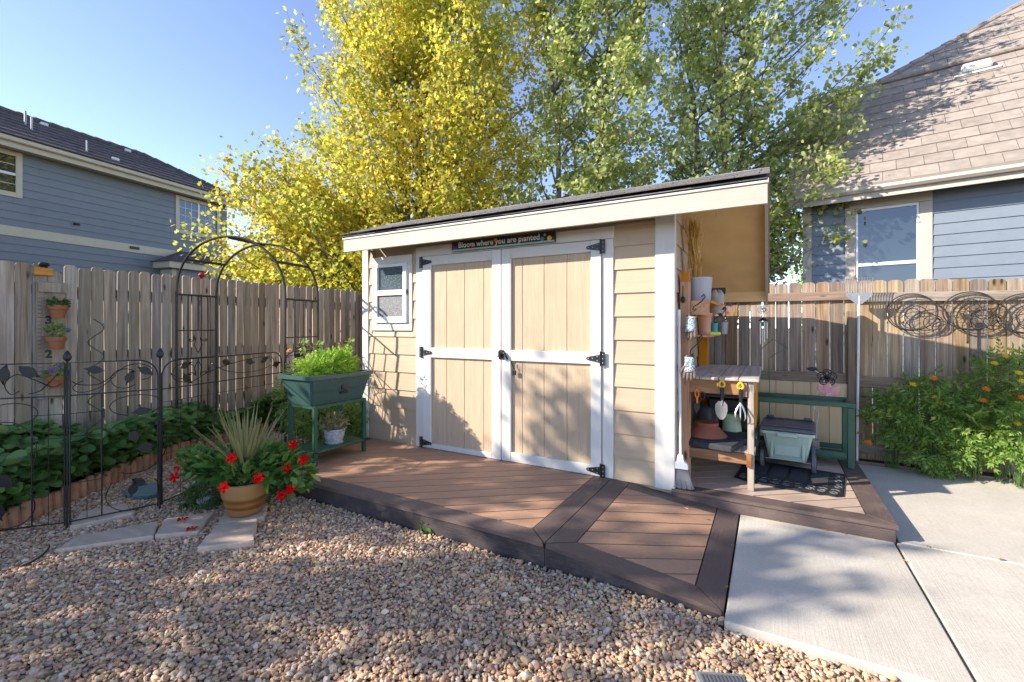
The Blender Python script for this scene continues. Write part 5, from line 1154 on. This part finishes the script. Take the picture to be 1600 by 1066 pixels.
c = at(452, 548, 4.6); t = thing('orange_marigold', 'single orange flower on a stalk left of the green planter', 'flower', (c.x, c.y, .1)); rosette('flower', c, .03, M['oflower'], t); stems('stem', (c.x, c.y, .1), [c], .01, M['stem'], t); foliage('foliage', (c.x, c.y, .62), (.10, .10, .32), 120, MAR_V, MAR_F, .11, M['leaf_m'], 133, t)
for k, (px, py, D, lb) in enumerate(((500, 655, 5.0, 'leafy green bush behind the planter stand legs'), (555, 670, 5.2, 'leafy green bush in the corner by the shed wall'))):
    c = at(px, py, D); t = thing('bush', lb, 'bush', (c.x, c.y, .05)); foliage('foliage', c, (.26, .26, .32), 340, MAR_V, MAR_F, .12, M['leaf_m'], 141 + k, t, .6, .2)

# ------------------------------------------------------------------ potting bench
pb = thing('potting_bench', 'orange cedar potting bench with shelf tower and greyed top by the shed', 'bench', (.3, .75, DZ))
BX0, BX1, BY0, BY1, BZ = .035, .56, .20, 1.44, .985
for i in range(4): w = (BX1 - BX0 + .03) / 4; part('top_plank', (BX0 + i * w + .002, BX0 + (i + 1) * w - .002, BY0 - .03, BY1 + .03, BZ - .022, BZ), M['bench_g'], pb, .004)
part('leg', (BX1 - .05, BX1 - .005, BY0, BY0 + .04, DZ, BZ - .023), M['bench_gz'], pb, .004); part('leg', (BX1 - .05, BX1 - .005, BY1 - .09, BY1, DZ, BZ - .023), M['bench_o'], pb, .004)
part('side_panel', (BX1 - .02, BX1 + .0, BY0 + .30, BY1 - .1, .56, BZ - .024), M['bench_o'], pb, .003)
part('upright', (.028, .098, BY0 - .02, BY0 + .08, DZ, 1.74), M['bench_o'], pb, .004); part('upright', (.028, .11, BY1 - .12, BY1 - .02, DZ, 1.68), M['bench_o'], pb, .004)
g = MB(); g.prism([(BY0 - .02, 1.741), (BY0 + .08, 1.741), (BY0 + .06, 1.79), (BY0 - .0, 1.82)], lambda u, v, w: (w, u, v), .03, .096); obj('upright_tip', g, M['bench_o'], pb)
part('apron', (BX0 + .045, BX1 - .052, BY0 - .0, BY0 + .022, .855, BZ - .024), M['bench_w'], pb, .003); part('apron', (BX1 - .026, BX1 - .004, BY0 + .042, BY1 - .092, .87, BZ - .024), M['bench_g'], pb, .003)
part('apron_block', (BX1 - .085, BX1 - .051, BY0 - .012, BY0 - .001, .845, .955), M['bench_w'], pb, .003)
part('shelf_rail', (BX0 + .045, BX1 - .03, BY0 - .004, BY0 + .02, .335, .415), M['bench_w'], pb, .003); part('rail_end', (BX1 - .056, BX1 - .022, BY0 - .02, BY0 - .0045, .32, .42), M['bench_w'], pb, .002)
for i in range(5): w = .112; part('shelf_plank', (BX0 + .04 + i * .098, BX0 + .134 + i * .098, BY0 + .022, BY1 - .03, .405, .424), M['bench_g'], pb, .003)
part('shelf_bracket', (.099, .26, BY0 + .06, BY1 - .06, 1.565, 1.585), M['bench_x'], pb, .003); part('shelf_bracket', (.099, .23, BY0 + .16, BY1 - .06, 1.29, 1.308), M['bench_x'], pb, .003)
part('shelf_side', (.099, .24, BY0 + .04, BY0 + .058, 1.47, 1.586), M['bench_x'], pb, .003); part('back_rail', (.03, .05, BY0 + .081, BY1 - .121, 1.46, 1.55), M['bench_x'], pb, .003)
def shook(par, p, ln, name='hook'):
    g = MB(); p = Vector(p); g.tube([p + Vector((.0, .0, .0)), p + Vector((.02, -.01, .02)), p + Vector((.03, -.02, 0)), p + Vector((.01, -.03, -.03)), p + Vector((-.02, -.05, -.06)), p + Vector((-.05, -.07, -ln * .8)), p + Vector((-.055, -.075, -ln)), p + Vector((-.04, -.08, -ln - .012)), p + Vector((-.03, -.08, -ln + .004))], .0045, 6); return obj(name, g, M['iron'], par, True)
def B(px, py, D): return at(px, py, D)
shook(pb, B(1096, 464, 3.62), .10); shook(pb, B(1092, 528, 3.58), .12); shook(pb, B(1128, 484, 3.8), .10)
g = MB(); c = B(1067, 468, 3.62); g.lathe([(.002, -.03), (.02, -.01), (.016, .015), (.002, .025)], 10, c, 1, .5); g.tube([c + Vector((0, 0, .02)), c + Vector((0, 0, .11))], .004, 5); tag(obj('iron_hook', g, M['iron'], None, True), 'small black leaf shaped hook on the front bench upright', 'hook')
# things on the bench
def lathe_thing(name, label, cat, prof, c, m, n=22, inner=None):
    g = MB(); g.lathe(prof, n, c); return tag(obj(name, g, m, None, True), label, cat)
c = B(1093, 466, 3.78); c = Vector((c.x, c.y, 1.586)); t = thing('planter_pot', 'pale grey pot with tall dried grass on the top shelf', 'potted plant', c)
g = MB(); g.lathe([(.078, 0), (.086, .01), (.098, .19), (.1, .195), (.09, .195), (.086, .17), (.01, .168)], 26, c); obj('pot', g, M['pot_grey'], t, True)
r9 = np.random.RandomState(9); n = 420; a = r9.uniform(0, 2 * PI, n); P = np.array(c)[None] + np.stack([r9.normal(-.035, .022, n), r9.normal(0, .022, n), r9.uniform(.17, .58, n)], 1); P[:, 0] += (P[:, 2] - c.z - .17) * -.04
Y = np.stack([r9.normal(0, .16, n), r9.normal(0, .16, n), np.ones(n)], 1); scatter('dried_grass', [(-.02, 0, 0), (.02, 0, 0), (.03, .6, 0), (0, 1, .03), (-.03, .6, 0)], [(0, 1, 2, 3, 4)], P, dirframes(Y, r9.normal(0, 1, (n, 3))), r9.uniform(.08, .17, n), M['drygrass'], t)
def glove(label, c, lean):
    t = thing('garden_glove', label, 'glove', c, group='patterned garden gloves on bench hooks'); g = MB(); c = Vector(c)
    secs = [(0, .034, .014), (-.03, .033, .016), (-.06, .035, .017), (-.10, .042, .019), (-.125, .043, .018)]; v = []; n_ = 12
    for dz, rx, ry in secs:
        for k in range(n_): a = 2 * PI * k / n_; v.append((c.x + rx * math.cos(a) + lean * -dz * .3, c.y + ry * math.sin(a), c.z + dz))
    g.add(v, [(i * n_ + k, (i + 1) * n_ + k, (i + 1) * n_ + (k + 1) % n_, i * n_ + (k + 1) % n_) for i in range(len(secs) - 1) for k in range(n_)] + [tuple(range(n_)), tuple(range((len(secs) - 1) * n_, len(secs) * n_))[::-1]]); obj('cuff', g, M['glove'], t, True, sharp=0)
    for k in range(4):
        g = MB(); x_ = c.x - .033 + k * .022 + lean * .037; ln = (.055, .068, .065, .052)[k]; g.tube([(x_, c.y, c.z - .115), (x_ - .004 + k * .003, c.y - .004, c.z - .125 - ln * .6), (x_ - .006 + k * .004, c.y - .002, c.z - .125 - ln)], [.0115, .011, .007], 8); obj('finger', g, M['glovepalm'], t, True, sharp=0)
    g = MB(); g.tube([(c.x - .03 + lean * .03, c.y, c.z - .08), (c.x - .05, c.y - .005, c.z - .105), (c.x - .058, c.y - .005, c.z - .135)], [.013, .012, .008], 8); obj('thumb', g, M['glovepalm'], t, True, sharp=0)
    g = MB(); g.lathe([(.037, -.006), (.038, .0), (.034, .004)], 12, c, 1, .5); obj('hem', g, M['black'], t, True)
glove('upper patterned glove with brown fingers hanging from the bench hook', B(1080, 493, 3.50), -.25); glove('lower patterned glove hanging above the orange handled pruner', B(1077, 556, 3.46), .05)
c = B(1101, 521, 3.85); c = Vector((c.x, c.y, 1.309)); lathe_thing('clay_pot', 'tall peach clay pot on the second bench shelf', 'pot', [(.04, 0), (.055, .15), (.06, .152), (.062, .18), (.05, .18), (.046, .02), (.01, .018)], c, M['peach'])
c2 = B(1115, 521, 4.05); lathe_thing('tin_cup', 'small teal cup beside the peach clay pot', 'cup', [(.03, 0), (.036, .10), (.03, .10), (.026, .01), (.005, .01)], (c2.x, c2.y, 1.309), M['teal'])
c2 = B(1124, 521, 4.15); lathe_thing('metal_cup', 'grey metal cup at the end of the second bench shelf', 'cup', [(.035, 0), (.045, .11), (.04, .11), (.03, .01), (.005, .01)], (c2.x + .03, c2.y, 1.309), M['steel'])
c2 = B(1111, 519, 3.72); g = MB(); g.box(c2.x - .01, c2.x + .07, c2.y - .02, c2.y + .03, 1.309, 1.335, .008); tag(obj('twine_spool', g, M['lime']), 'lime yellow plastic tag pack on the second bench shelf', 'tag pack')
c2 = B(1122, 448, 4.0); c2 = Vector((.2, .85, 1.60)); t = thing('sun_hat', 'pale cloth hat with orange flowers draped over the top shelf end', 'hat', c2)
g = MB(); v = []; n_ = 14
for i, (r_, z_) in enumerate(((.015, .10), (.05, .09), (.07, .055), (.08, .015), (.085, -.05), (.07, -.12))):
    for k in range(n_): a = 2 * PI * k / n_; q = r_ * (1 + .08 * math.sin(3 * a + i)); v.append((c2.x + .04 + q * .75 * math.cos(a), c2.y + q * math.sin(a), c2.z + z_ + .02 * math.sin(2 * a + i * .7)))
g.add(v, [(i * n_ + k, (i + 1) * n_ + k, (i + 1) * n_ + (k + 1) % n_, i * n_ + (k + 1) % n_) for i in range(5) for k in range(n_)] + [tuple(range(n_))]); obj('crown', g, M['cloth'], t, True, sharp=0)
for k in range(4): rosette('flower_patch', c2 + Vector((.09 + .02 * k, -.11 + .03 * k, -.03 - .035 * (k % 3))), .02, M['oflower'] if k % 2 == 0 else M['purple'], t, (.5, -.8, .2), 1, 5, k)
g = MB(); c2 = Vector((.21, 1.05, 1.59)); g.box(c2.x - .05, c2.x + .05, c2.y - .04, c2.y + .04, c2.z, c2.z + .13, .01); g.box(c2.x - .03, c2.x + .09, c2.y - .05, c2.y - .041, c2.z + .09, c2.z + .15, .004); tag(obj('black_tin', g, M['black']), 'small black tin behind the hat on the top shelf', 'tin')
# tools on the apron front
yF = BY0 - .022
def AP(px, py): return onY(px, py, yF)
c = AP(1089, 622); t = thing('hand_pruner', 'orange handled pruner hanging at the left of the bench apron', 'pruner', c)
g = MB(); g.tube([c + Vector((.012 * math.cos(a), 0, .035 + .034 * math.sin(a))) for a in np.linspace(0, 2 * PI, 14)[:-1]], .0065, 6, True); g.tube([c + Vector((0, 0, .002)), c + Vector((.002, 0, -.04))], .008, 6); obj('handle', g, M['orange'], t, True)
g = MB(); g.tube([c + Vector((.04 + .017 * math.cos(a), .004, .02 + .03 * math.sin(a))) for a in np.linspace(0, 2 * PI, 14)[:-1]], .005, 6, True); g.tube([c + Vector((.03, .004, -.005)), c + Vector((.008, .004, -.05))], .006, 6); obj('handle', g, M['black'], t, True)
g = MB(); g.prism([(-.018, -.04), (.016, -.04), (.022, -.07), (-.005, -.13), (-.022, -.075)], lambda u, v, w: (c.x + u, c.y + w, c.z + v), -.004, .004); obj('blade', g, M['black'], t)
c = AP(1128, 600); t = thing('hand_trowel', 'hand trowel with yellow grip end and grey scoop hanging on the apron', 'trowel', c)
def grip(c, t):
    g = MB(); g.tube([c + Vector((.018 * math.cos(a) * (1 - .25 * math.sin(a)), -.004, .0 + .024 * math.sin(a))) for a in np.linspace(0, 2 * PI, 14)[:-1]], .0085, 7, True); obj('grip_end', g, M['yellow'], t, True)
    g = MB(); g.tube([c + Vector((0, 0, -.02)), c + Vector((.001, 0, -.07)), c + Vector((.002, 0, -.125))], [.013, .014, .011], 10); obj('handle', g, M['black'], t, True)
grip(c, t); g = MB(); v = []; rows = ((-.135, .022, .0), (-.16, .042, .012), (-.20, .044, .014), (-.245, .034, .010), (-.275, .012, .004)); n_ = 7
for z_, w_, dp in rows:
    for k in range(n_): s = -1 + 2 * k / (n_ - 1); v.append((c.x - .004 + w_ * s, c.y - dp * (s * s) + .004, c.z + z_))
m_ = len(v); v += [(p[0], p[1] + .004, p[2]) for p in v]; f = [(i * n_ + k, i * n_ + k + 1, (i + 1) * n_ + k + 1, (i + 1) * n_ + k) for i in range(4) for k in range(n_ - 1)]; g.add(v, [q[::-1] for q in f] + [tuple(i + m_ for i in q) for q in f]); obj('scoop', g, M['tyre'], t, True)
g = MB(); g.tube([c + Vector((.002, 0, -.12)), c + Vector((-.002, .002, -.165))], .006, 7); obj('neck', g, M['alu'], t)
c = AP(1157, 603); t = thing('hand_cultivator', 'three pronged hand cultivator with yellow grip end on the bench apron', 'cultivator', c); grip(c, t)
for k in (-1, 0, 1): g = MB(); g.tube([c + Vector((0, 0, -.13)), c + Vector((k * .018, -.012, -.16)), c + Vector((k * .032, -.03, -.20)), c + Vector((k * .034, -.03, -.235)), c + Vector((k * .026, -.012, -.26))], [.006, .006, .0055, .005, .002], 6); obj('prong', g, M['alu'], t, True)
# lower shelf
SZ = .425
c = B(1104, 680, 3.78); lathe_thing('terracotta_bowl', 'upturned brown terracotta bowl on the lower bench shelf', 'bowl', [(.175, 0), (.18, .012), (.15, .06), (.1, .115), (.086, .128), (.09, .138), (.092, .158), (.08, .16), (.01, .152)], (c.x, c.y + .02, SZ), M['clay_dark'], 28)
c = B(1143, 675, 3.95); lathe_thing('green_pot', 'upturned pale green pot beside the terracotta bowl', 'pot', [(.088, 0), (.09, .02), (.082, .022), (.064, .175), (.05, .195), (.01, .2)], (c.x, c.y + .02, SZ), M['mint_pot'])
c = B(1108, 650, 4.3); lathe_thing('dark_pot', 'dark bell shaped pot at the back of the lower shelf', 'pot', [(.12, 0), (.11, .12), (.08, .2), (.03, .23), (.01, .25)], (c.x, c.y, SZ), M['grey_lid'])
part_ = MB(); part_.box(.15, .5, .92, 1.2, SZ, SZ + .30, .02); t = thing('storage_bin', 'black storage bin standing at the back of the lower shelf', 'bin', (.32, 1.06, SZ)); obj('bin', part_, M['black'], t); part('rim', (.14, .51, .91, 1.21, SZ + .30, SZ + .32), M['grey_lid'], t, .006)
def pad(label, x0, x1, y0, y1, z0, rz):
    t = thing('kneeling_pad', label, 'kneeling pad', ((x0 + x1) / 2, (y0 + y1) / 2, z0), rz, 'black foam kneeling pads', local=True); hx, hy = (x1 - x0) / 2, (y1 - y0) / 2
    g = MB(); g.box(-hx, hx, -hy, -hy + .05, 0, .045, .012); g.box(-hx, hx, hy - .03, hy, 0, .045, .012); g.box(-hx, -.05, -hy + .049, hy - .029, 0, .045, .004); g.box(.05, hx, -hy + .049, hy - .029, 0, .045, .004); obj('pad', g, M['foam'], t)
def pad2(label, c, rz, hx, hy):
    t = thing('kneeling_pad', label, 'kneeling pad', c, rz, 'black foam kneeling pads', local=True); g = MB(); g.box(-hx, hx, -hy, hy, 0, .05, .012); obj('foam', g, M['foam'], t); g = MB(); g.box(-.05, .05, hy - .045, hy - .02, .0502, .051, 0); obj('handle_slot', g, M['rubber'], t)
pad2('front black kneeling pad jutting over the shelf rail', (.25, .30, SZ), -.22, .20, .15); pad2('rear black kneeling pad lying on the shelf by the leg', (.42, .56, SZ), .35, .12, .15)
# broom
t = thing('broom', 'white handled broom with grey bristles leaning at the shed corner', 'broom', (.055, -.005, DZ)); p0, p1 = Vector((.062, -.002, .40)), Vector((.04, .06, 1.50))
g = MB(); g.tube([p0, p1], .0105, 8); obj('handle', g, M['whitepole'], t, True); g = MB(); g.tube([p1 - Vector((0, .001, .12)), p1 + Vector((0, 0, .01))], [.0135, .0125], 8); obj('grip', g, M['vinyl'], t, True)
g = MB(); g.prism([(-.018, .40), (.018, .40), (.026, .355), (.052, .335), (.058, .295), (-.048, .295), (-.044, .335), (-.026, .355)], lambda u, v, w: (.062 + u, -.004 + w, v), -.018, .018); obj('head', g, M['vinyl'], t)
for k in range(13): s = -1 + k / 6; g = MB(); g.tube([(.067 + s * .045, -.004, .296), (.072 + s * .062, -.006, .21), (.078 + s * .075, -.012 - .004 * (k % 3), .145 + .008 * abs(s))], [.010, .011, .012], 6); obj('bristle_tuft', g, M['bristle'], t)

# ------------------------------------------------------------------ cart, mat, green stand
mt = thing('doormat', 'black openwork rubber doormat with scrolls under the mint cart', 'doormat', (.8, .75, DZ), -.12, local=True); mt.scale = (1.1, 1.15, 1)
pts = [(.33, -.27), (.34, .25), (-.34, .25), (-.33, -.27)] + [(-.33 + .66 * s, -.27 - .05 * math.sin(PI * s) ** .6 - (.015 if int(s * 12) % 2 else 0)) for s in np.linspace(.06, .94, 13)]
g = MB(); g.prism(pts, lambda u, v, w: (u, v, w), .002, .009); obj('mat', g, M['rubber'], mt)
for k in range(9):
    x_ = -.28 + k * .07; g = MB(); g.tube([(x_ + .028 * (1 - .6 * t) * math.cos(t * 8 + k), -.24 + .028 * (1 - .6 * t) * math.sin(t * 8 + k), .010) for t in np.linspace(0, 1, 14)], .004, 4); obj('scroll', g, M['tyre'], mt)
    g = MB(); g.tube([(x_ + .03, -.19, .010), (x_ + .01, -.17, .011), (x_ - .02, -.18, .010)], .004, 4); obj('scroll', g, M['tyre'], mt)
for k in range(5): y_ = -.1 + k * .07; g = MB(); g.tube([(.30 + .02 * math.cos(q), y_ + .02 * math.sin(q), .010) for q in np.linspace(0, 5, 10)], .004, 4); obj('scroll', g, M['tyre'], mt)
for k in range(4): g = MB(); g.box(-.26 + k * .13, -.15 + k * .13, -.13, .2, .0095, .012, .002); obj('panel', g, M['foam'], mt)
g = MB(); g.tube([(p[0] * .98, p[1] * .98, .009) for p in pts], .005, 5, True); obj('rim', g, M['rubber'], mt)
ct = thing('garden_cart', 'mint green wheeled garden seat box with grey lid on the doormat', 'cart', (.80, 1.10, DZ), -.06, local=True); ct.scale = (.93, .93, .93)
g = MB(); frustum(g, -.20, .20, -.26, .24, .095, .36, .05, .05, .012, .02); obj('tub', g, M['mint'], ct)
g = MB(); frustum(g, -.215, .215, -.275, .255, .34, .365, -.0, -.0, .02, .003); obj('rim', g, M['mint'], ct); part('handle', (-.08, .08, -.305, -.276, .325, .362), M['mint'], ct, .006)
part('recess', (-.10, .10, -.236, -.228, .14, .29), M['mint'], ct, .003); 
for x_ in (-.125, .125): part('rib', (x_ - .012, x_ + .012, -.243, -.225, .12, .32), M['mint'], ct, .005)
part('lid', (-.225, .225, -.28, .26, .368, .40), M['grey_lid'], ct, .012)
for y_ in (-.22, .2): part('lid_ridge', (-.20, .20, y_, y_ + .04, .401, .412), M['grey_lid'], ct, .006)
for x_ in (-.1, -.033, .033, .1): part('lid_rib', (x_ - .006, x_ + .006, -.17, .19, .401, .405), M['grey_lid'], ct, .001)
for x_ in (-.16, .16): part('lid_bump', (x_ - .035, x_ + .035, .18, .25, .413, .43), M['grey_lid'], ct, .01)
for x_ in (-.205, .205):
    for y_ in (-.17, .17):
        w = MB(); w.lathe([(.075, -.018), (.085, -.012), (.085, .012), (.075, .018)], 22); w.xf(Matrix.Translation((x_, y_, .086)) @ Matrix.Rotation(PI / 2, 4, 'Y')); wo = obj('wheel', w, M['tyre'], ct, True)
        w = MB(); w.lathe([(.05, -.02), (.052, .02), (.015, .026)], 16); w.xf(Matrix.Translation((x_, y_, .086)) @ Matrix.Rotation(PI / 2 * (1 if x_ > 0 else -1), 4, 'Y')); obj('hub', w, M['black'], wo, True)
    g = MB(); g.tube([(x_ * .6, -.17, .086), (x_, -.17, .086)], .008, 6); obj('axle', g, M['steel'], ct)
gs = thing('green_stand', 'empty green metal planter stand at the back of the bench deck', 'stand', (.85, 1.45, DZ))
for x_ in (.52, 1.25):
    for y_ in (1.24, 1.58): part('leg', (x_, x_ + .05, y_, y_ + .04, DZ, .665), M['green_m'], gs, .004)
for y_ in (1.24, 1.58): part('top_rail', (.50, 1.305, y_ - .003, y_ + .043, .666, .71), M['green_m'], gs, .004); part('low_rail', (.571, 1.249, y_ + .01, y_ + .03, .22, .27), M['green_m'], gs, .003)
for x_ in (.53, 1.26): part('end_rail', (x_, x_ + .03, 1.285, 1.575, .667, .705), M['green_m'], gs, .003)
part('low_shelf', (.571, 1.249, 1.272, 1.588, .2, .218), M['green_m'], gs, .003)
g = MB(); g.box(1.0, 1.06, 1.42, 1.47, .219, .32, .006); tag(obj('wood_offcut', g, M['bench_gz']), 'small grey wood offcut standing on the green stand shelf', 'wood block')
# pink and black flower stakes
c = onY(1290, 613, 1.66); t = thing('flower_stake', 'pink metal tulip on a wavy stake behind the green stand', 'garden stake', (c.x, 1.66, .02))
for k, (dx, dz, a) in enumerate(((-.03, .02, .5), (.015, .03, -.15), (.06, .012, -.75), (.045, -.012, -1.1))):
    g = MB(); v = []; ca, sa = math.cos(a), math.sin(a)
    for u, w_ in ((-.05, 0), (-.02, .03), (.03, .034), (.07, 0), (.03, -.034), (-.02, -.03)): v.append((c.x + dx - sa * u + ca * w_, 1.66 - .01 * k + (.015 if abs(w_) > 0 else 0), c.z + dz + ca * u + sa * w_))
    m_ = len(v); v += [(p[0], p[1] + .004, p[2]) for p in v]; g.add(v, [tuple(range(m_)), tuple(range(m_, 2 * m_))[::-1]] + [(i, (i + 1) % m_, m_ + (i + 1) % m_, m_ + i) for i in range(m_)]); obj('petal', g, M['pink'], t)
g = MB(); g.tube([onY(x_, y_, 1.665) for x_, y_ in ((1284, 618), (1272, 628), (1280, 605), (1277, 600), (1284, 592))][:2] + [onY(x_, y_, 1.665) for x_, y_ in ((1270, 633), (1279, 645), (1276, 665), (1275, 705))], .004, 5); obj('stem', g, M['whitepole'], t, True)
c = onY(1292, 590, 1.75); t = thing('flower_stake', 'black wire flower on a stake above the pink tulip', 'garden stake', (c.x, 1.75, .02)); g = MB()
for k in range(5): a = k * 1.26 + .3; q = c + Vector((.045 * math.cos(a), -.01, .045 * math.sin(a))); g.tube([q + Vector((.035 * math.cos(s), 0, .035 * math.sin(s))) for s in np.linspace(0, 2 * PI, 11)[:-1]], .0055, 5, True); g.tube([q + Vector((.018 * math.cos(s), 0, .018 * math.sin(s))) for s in np.linspace(0, 2 * PI, 9)[:-1]], .004, 5, True)
g.lathe([(.01, -.02), (.03, 0), (.01, .02)], 10, c); obj('flower', g, M['iron'], t, True)
g = MB(); q = onY(1269, 577, 1.75); g.lathe([(.005, -.02), (.035, -.004), (.03, .012), (.004, .022)], 10, q, 1.4, .7); obj('bud', g, M['iron'], t, True); g = MB(); g.tube([q, c], .004, 5); g.tube([c, onY(1278, 612, 1.75), onY(1272, 628, 1.75), (q.x, 1.75, .05)], .004, 5); obj('stem', g, M['whitepole'], t, True)
g = MB(); g.tube([onY(x_, y_, 1.5) for x_, y_ in ((1202, 648), (1202, 600), (1201, 560), (1213, 552), (1232, 545), (1208, 530), (1190, 545))], .0035, 5); tag(obj('wire_stake', g, M['green_m'], None, True), 'thin green wire plant support curling beside the bench top', 'plant stake')
# wind chime hanging from the back eave
c = Vector((.60, 1.69, 1.52)); t = thing('wind_chime', 'wind chime of pale tubes hanging from the shed rear eave', 'wind chime', (c.x, c.y, 1.14))
g = MB(); g.tube([c + Vector((0, 0, .14)), c + Vector((0, 0, -.06))], .0015, 4); obj('cord', g, M['black'], t)
g = MB(); g.tube([c + Vector((.045 * math.cos(a), 0, .03 + .035 * math.sin(a))) for a in np.linspace(0, 2 * PI, 18)[:-1]], .008, 6, True); g.tube([c + Vector((.022 * math.cos(a), 0, .03 + .018 * math.sin(a))) for a in np.linspace(0, 2 * PI, 12)[:-1]], .006, 5, True); obj('oval_ring', g, M['alu'], t, True)
g = MB(); g.lathe([(.045, -.085), (.046, -.078), (.02, -.055), (.004, -.045)], 16, c); obj('cap', g, M['bronze'], t, True); g = MB(); g.lathe([(.012, -.14), (.014, -.12), (.01, -.09)], 8, c); obj('clapper', g, M['teal'], t, True)
for k in range(5): a = k * 1.257; g = MB(); q = c + Vector((.034 * math.cos(a), .034 * math.sin(a), 0)); ln = (.16, .2, .22, .18, .15)[k]; g.tube([q + Vector((0, 0, -.105)), q + Vector((0, 0, -.105 - ln))], .007, 7); g.tube([q + Vector((0, 0, -.08)), q + Vector((0, 0, -.105))], .001, 3); obj('tube', g, M['alu'], t, True)
# rake in front of the post
p0, p1 = onY(1339, 688, 1.90), onY(1342, 475, 1.90); t = thing('rake', 'fan head garden rake upside down with white pole against the fence', 'rake', (p0.x, 1.90, .05))
g = MB(); g.tube([Vector((p0.x, 1.9, .06)), p1, p1 + Vector((0, 0, .08))], .011, 8); obj('pole', g, M['whitepole'], t, True)
q = p1; g = MB(); g.prism([(-.03, .0), (.03, 0), (.13, .09), (.13, .125), (-.13, .125), (-.13, .09)], lambda u, v, w: (q.x + u * .8, 1.895 + w, q.z + v * .85), -.004, .004); obj('head_plate', g, M['steel'], t)
for k in range(11): u = -.1 + k * .02; g = MB(); g.tube([(q.x + u, 1.895, q.z + .1), (q.x + u * 1.03, 1.893, q.z + .20), (q.x + u * 1.05, 1.885, q.z + .245), (q.x + u * 1.05, 1.87, q.z + .25)], .0045, 5); obj('tine', g, M['steel'], t)
# wire wall ornaments on the right fence
for i, (px, py, lb) in enumerate(((1424, 488, 'round wire wall ornament nearest the rake, with one large inner ring'), (1516, 486, 'round wire wall ornament with dense sunburst spokes in the middle'), (1602, 490, 'round wire wall ornament cut by the right picture edge'))):
    x0 = onY(px, py, fyr(2.0) - .07); x0 = onY(px, py, fyr(x0.x) - .07); c = x0; t = thing('wire_wall_ornament', lb, 'wall ornament', c, group='round wire ornaments on the right fence'); rr = random.Random(i + 4)
    def ring(name, dx, dz, r_, wr, dy=0, sq=1): g = MB(); g.tube([c + Vector((dx + r_ * math.cos(a), dy, dz + sq * r_ * math.sin(a))) for a in np.linspace(0, 2 * PI, 34)[:-1]], wr, 5, True); obj(name, g, M['rust'], t, True)
    R0 = .19; ring('rim', 0, 0, R0, .006, 0, .92); ring('rim', .006, -.004, R0 * .94, .0042, -.012, .92); ring('rim', .11, -.05, R0 * .82, .0034, .015, .8); ring('rim', .06, -.10, R0 * .8, .003, .02, .7)
    ring('inner_ring', (.02, .0, .03)[i], (-.05, 0, -.03)[i], (.11, .075, .09)[i], .0045, -.006); ring('inner_ring', -.07 + .08 * i, .05, .055, .004, -.008); ring('inner_ring', .16, -.10, .07, .004, .01); ring('inner_ring', .17, -.1, .04, .0035, .012)
    for k in range((9, 20, 13)[i]):
        a = k * 2 * PI / (9, 20, 13)[i] + rr.uniform(-.1, .1); r1 = R0 * rr.uniform(.75, .99); g = MB(); g.tube([c + Vector((.03 * math.cos(a), -.01, .03 * math.sin(a))), c + Vector((r1 * .6 * math.cos(a + .06), -.006, r1 * .6 * .92 * math.sin(a + .06))), c + Vector((r1 * math.cos(a), 0, r1 * .92 * math.sin(a)))], .0022, 4); obj('spoke', g, M['rust'], t)
    if i == 1: disc_flower(t, c + Vector((-.03, -.02, -.06)), .035, M['rust'], None, 6, 'blossom'); g = MB(); g.tube([c + Vector((-.02, -.01, -.1)), c + Vector((-.02, -.01, -.30))], .008, 6); obj('pendant', g, M['rust'], t)
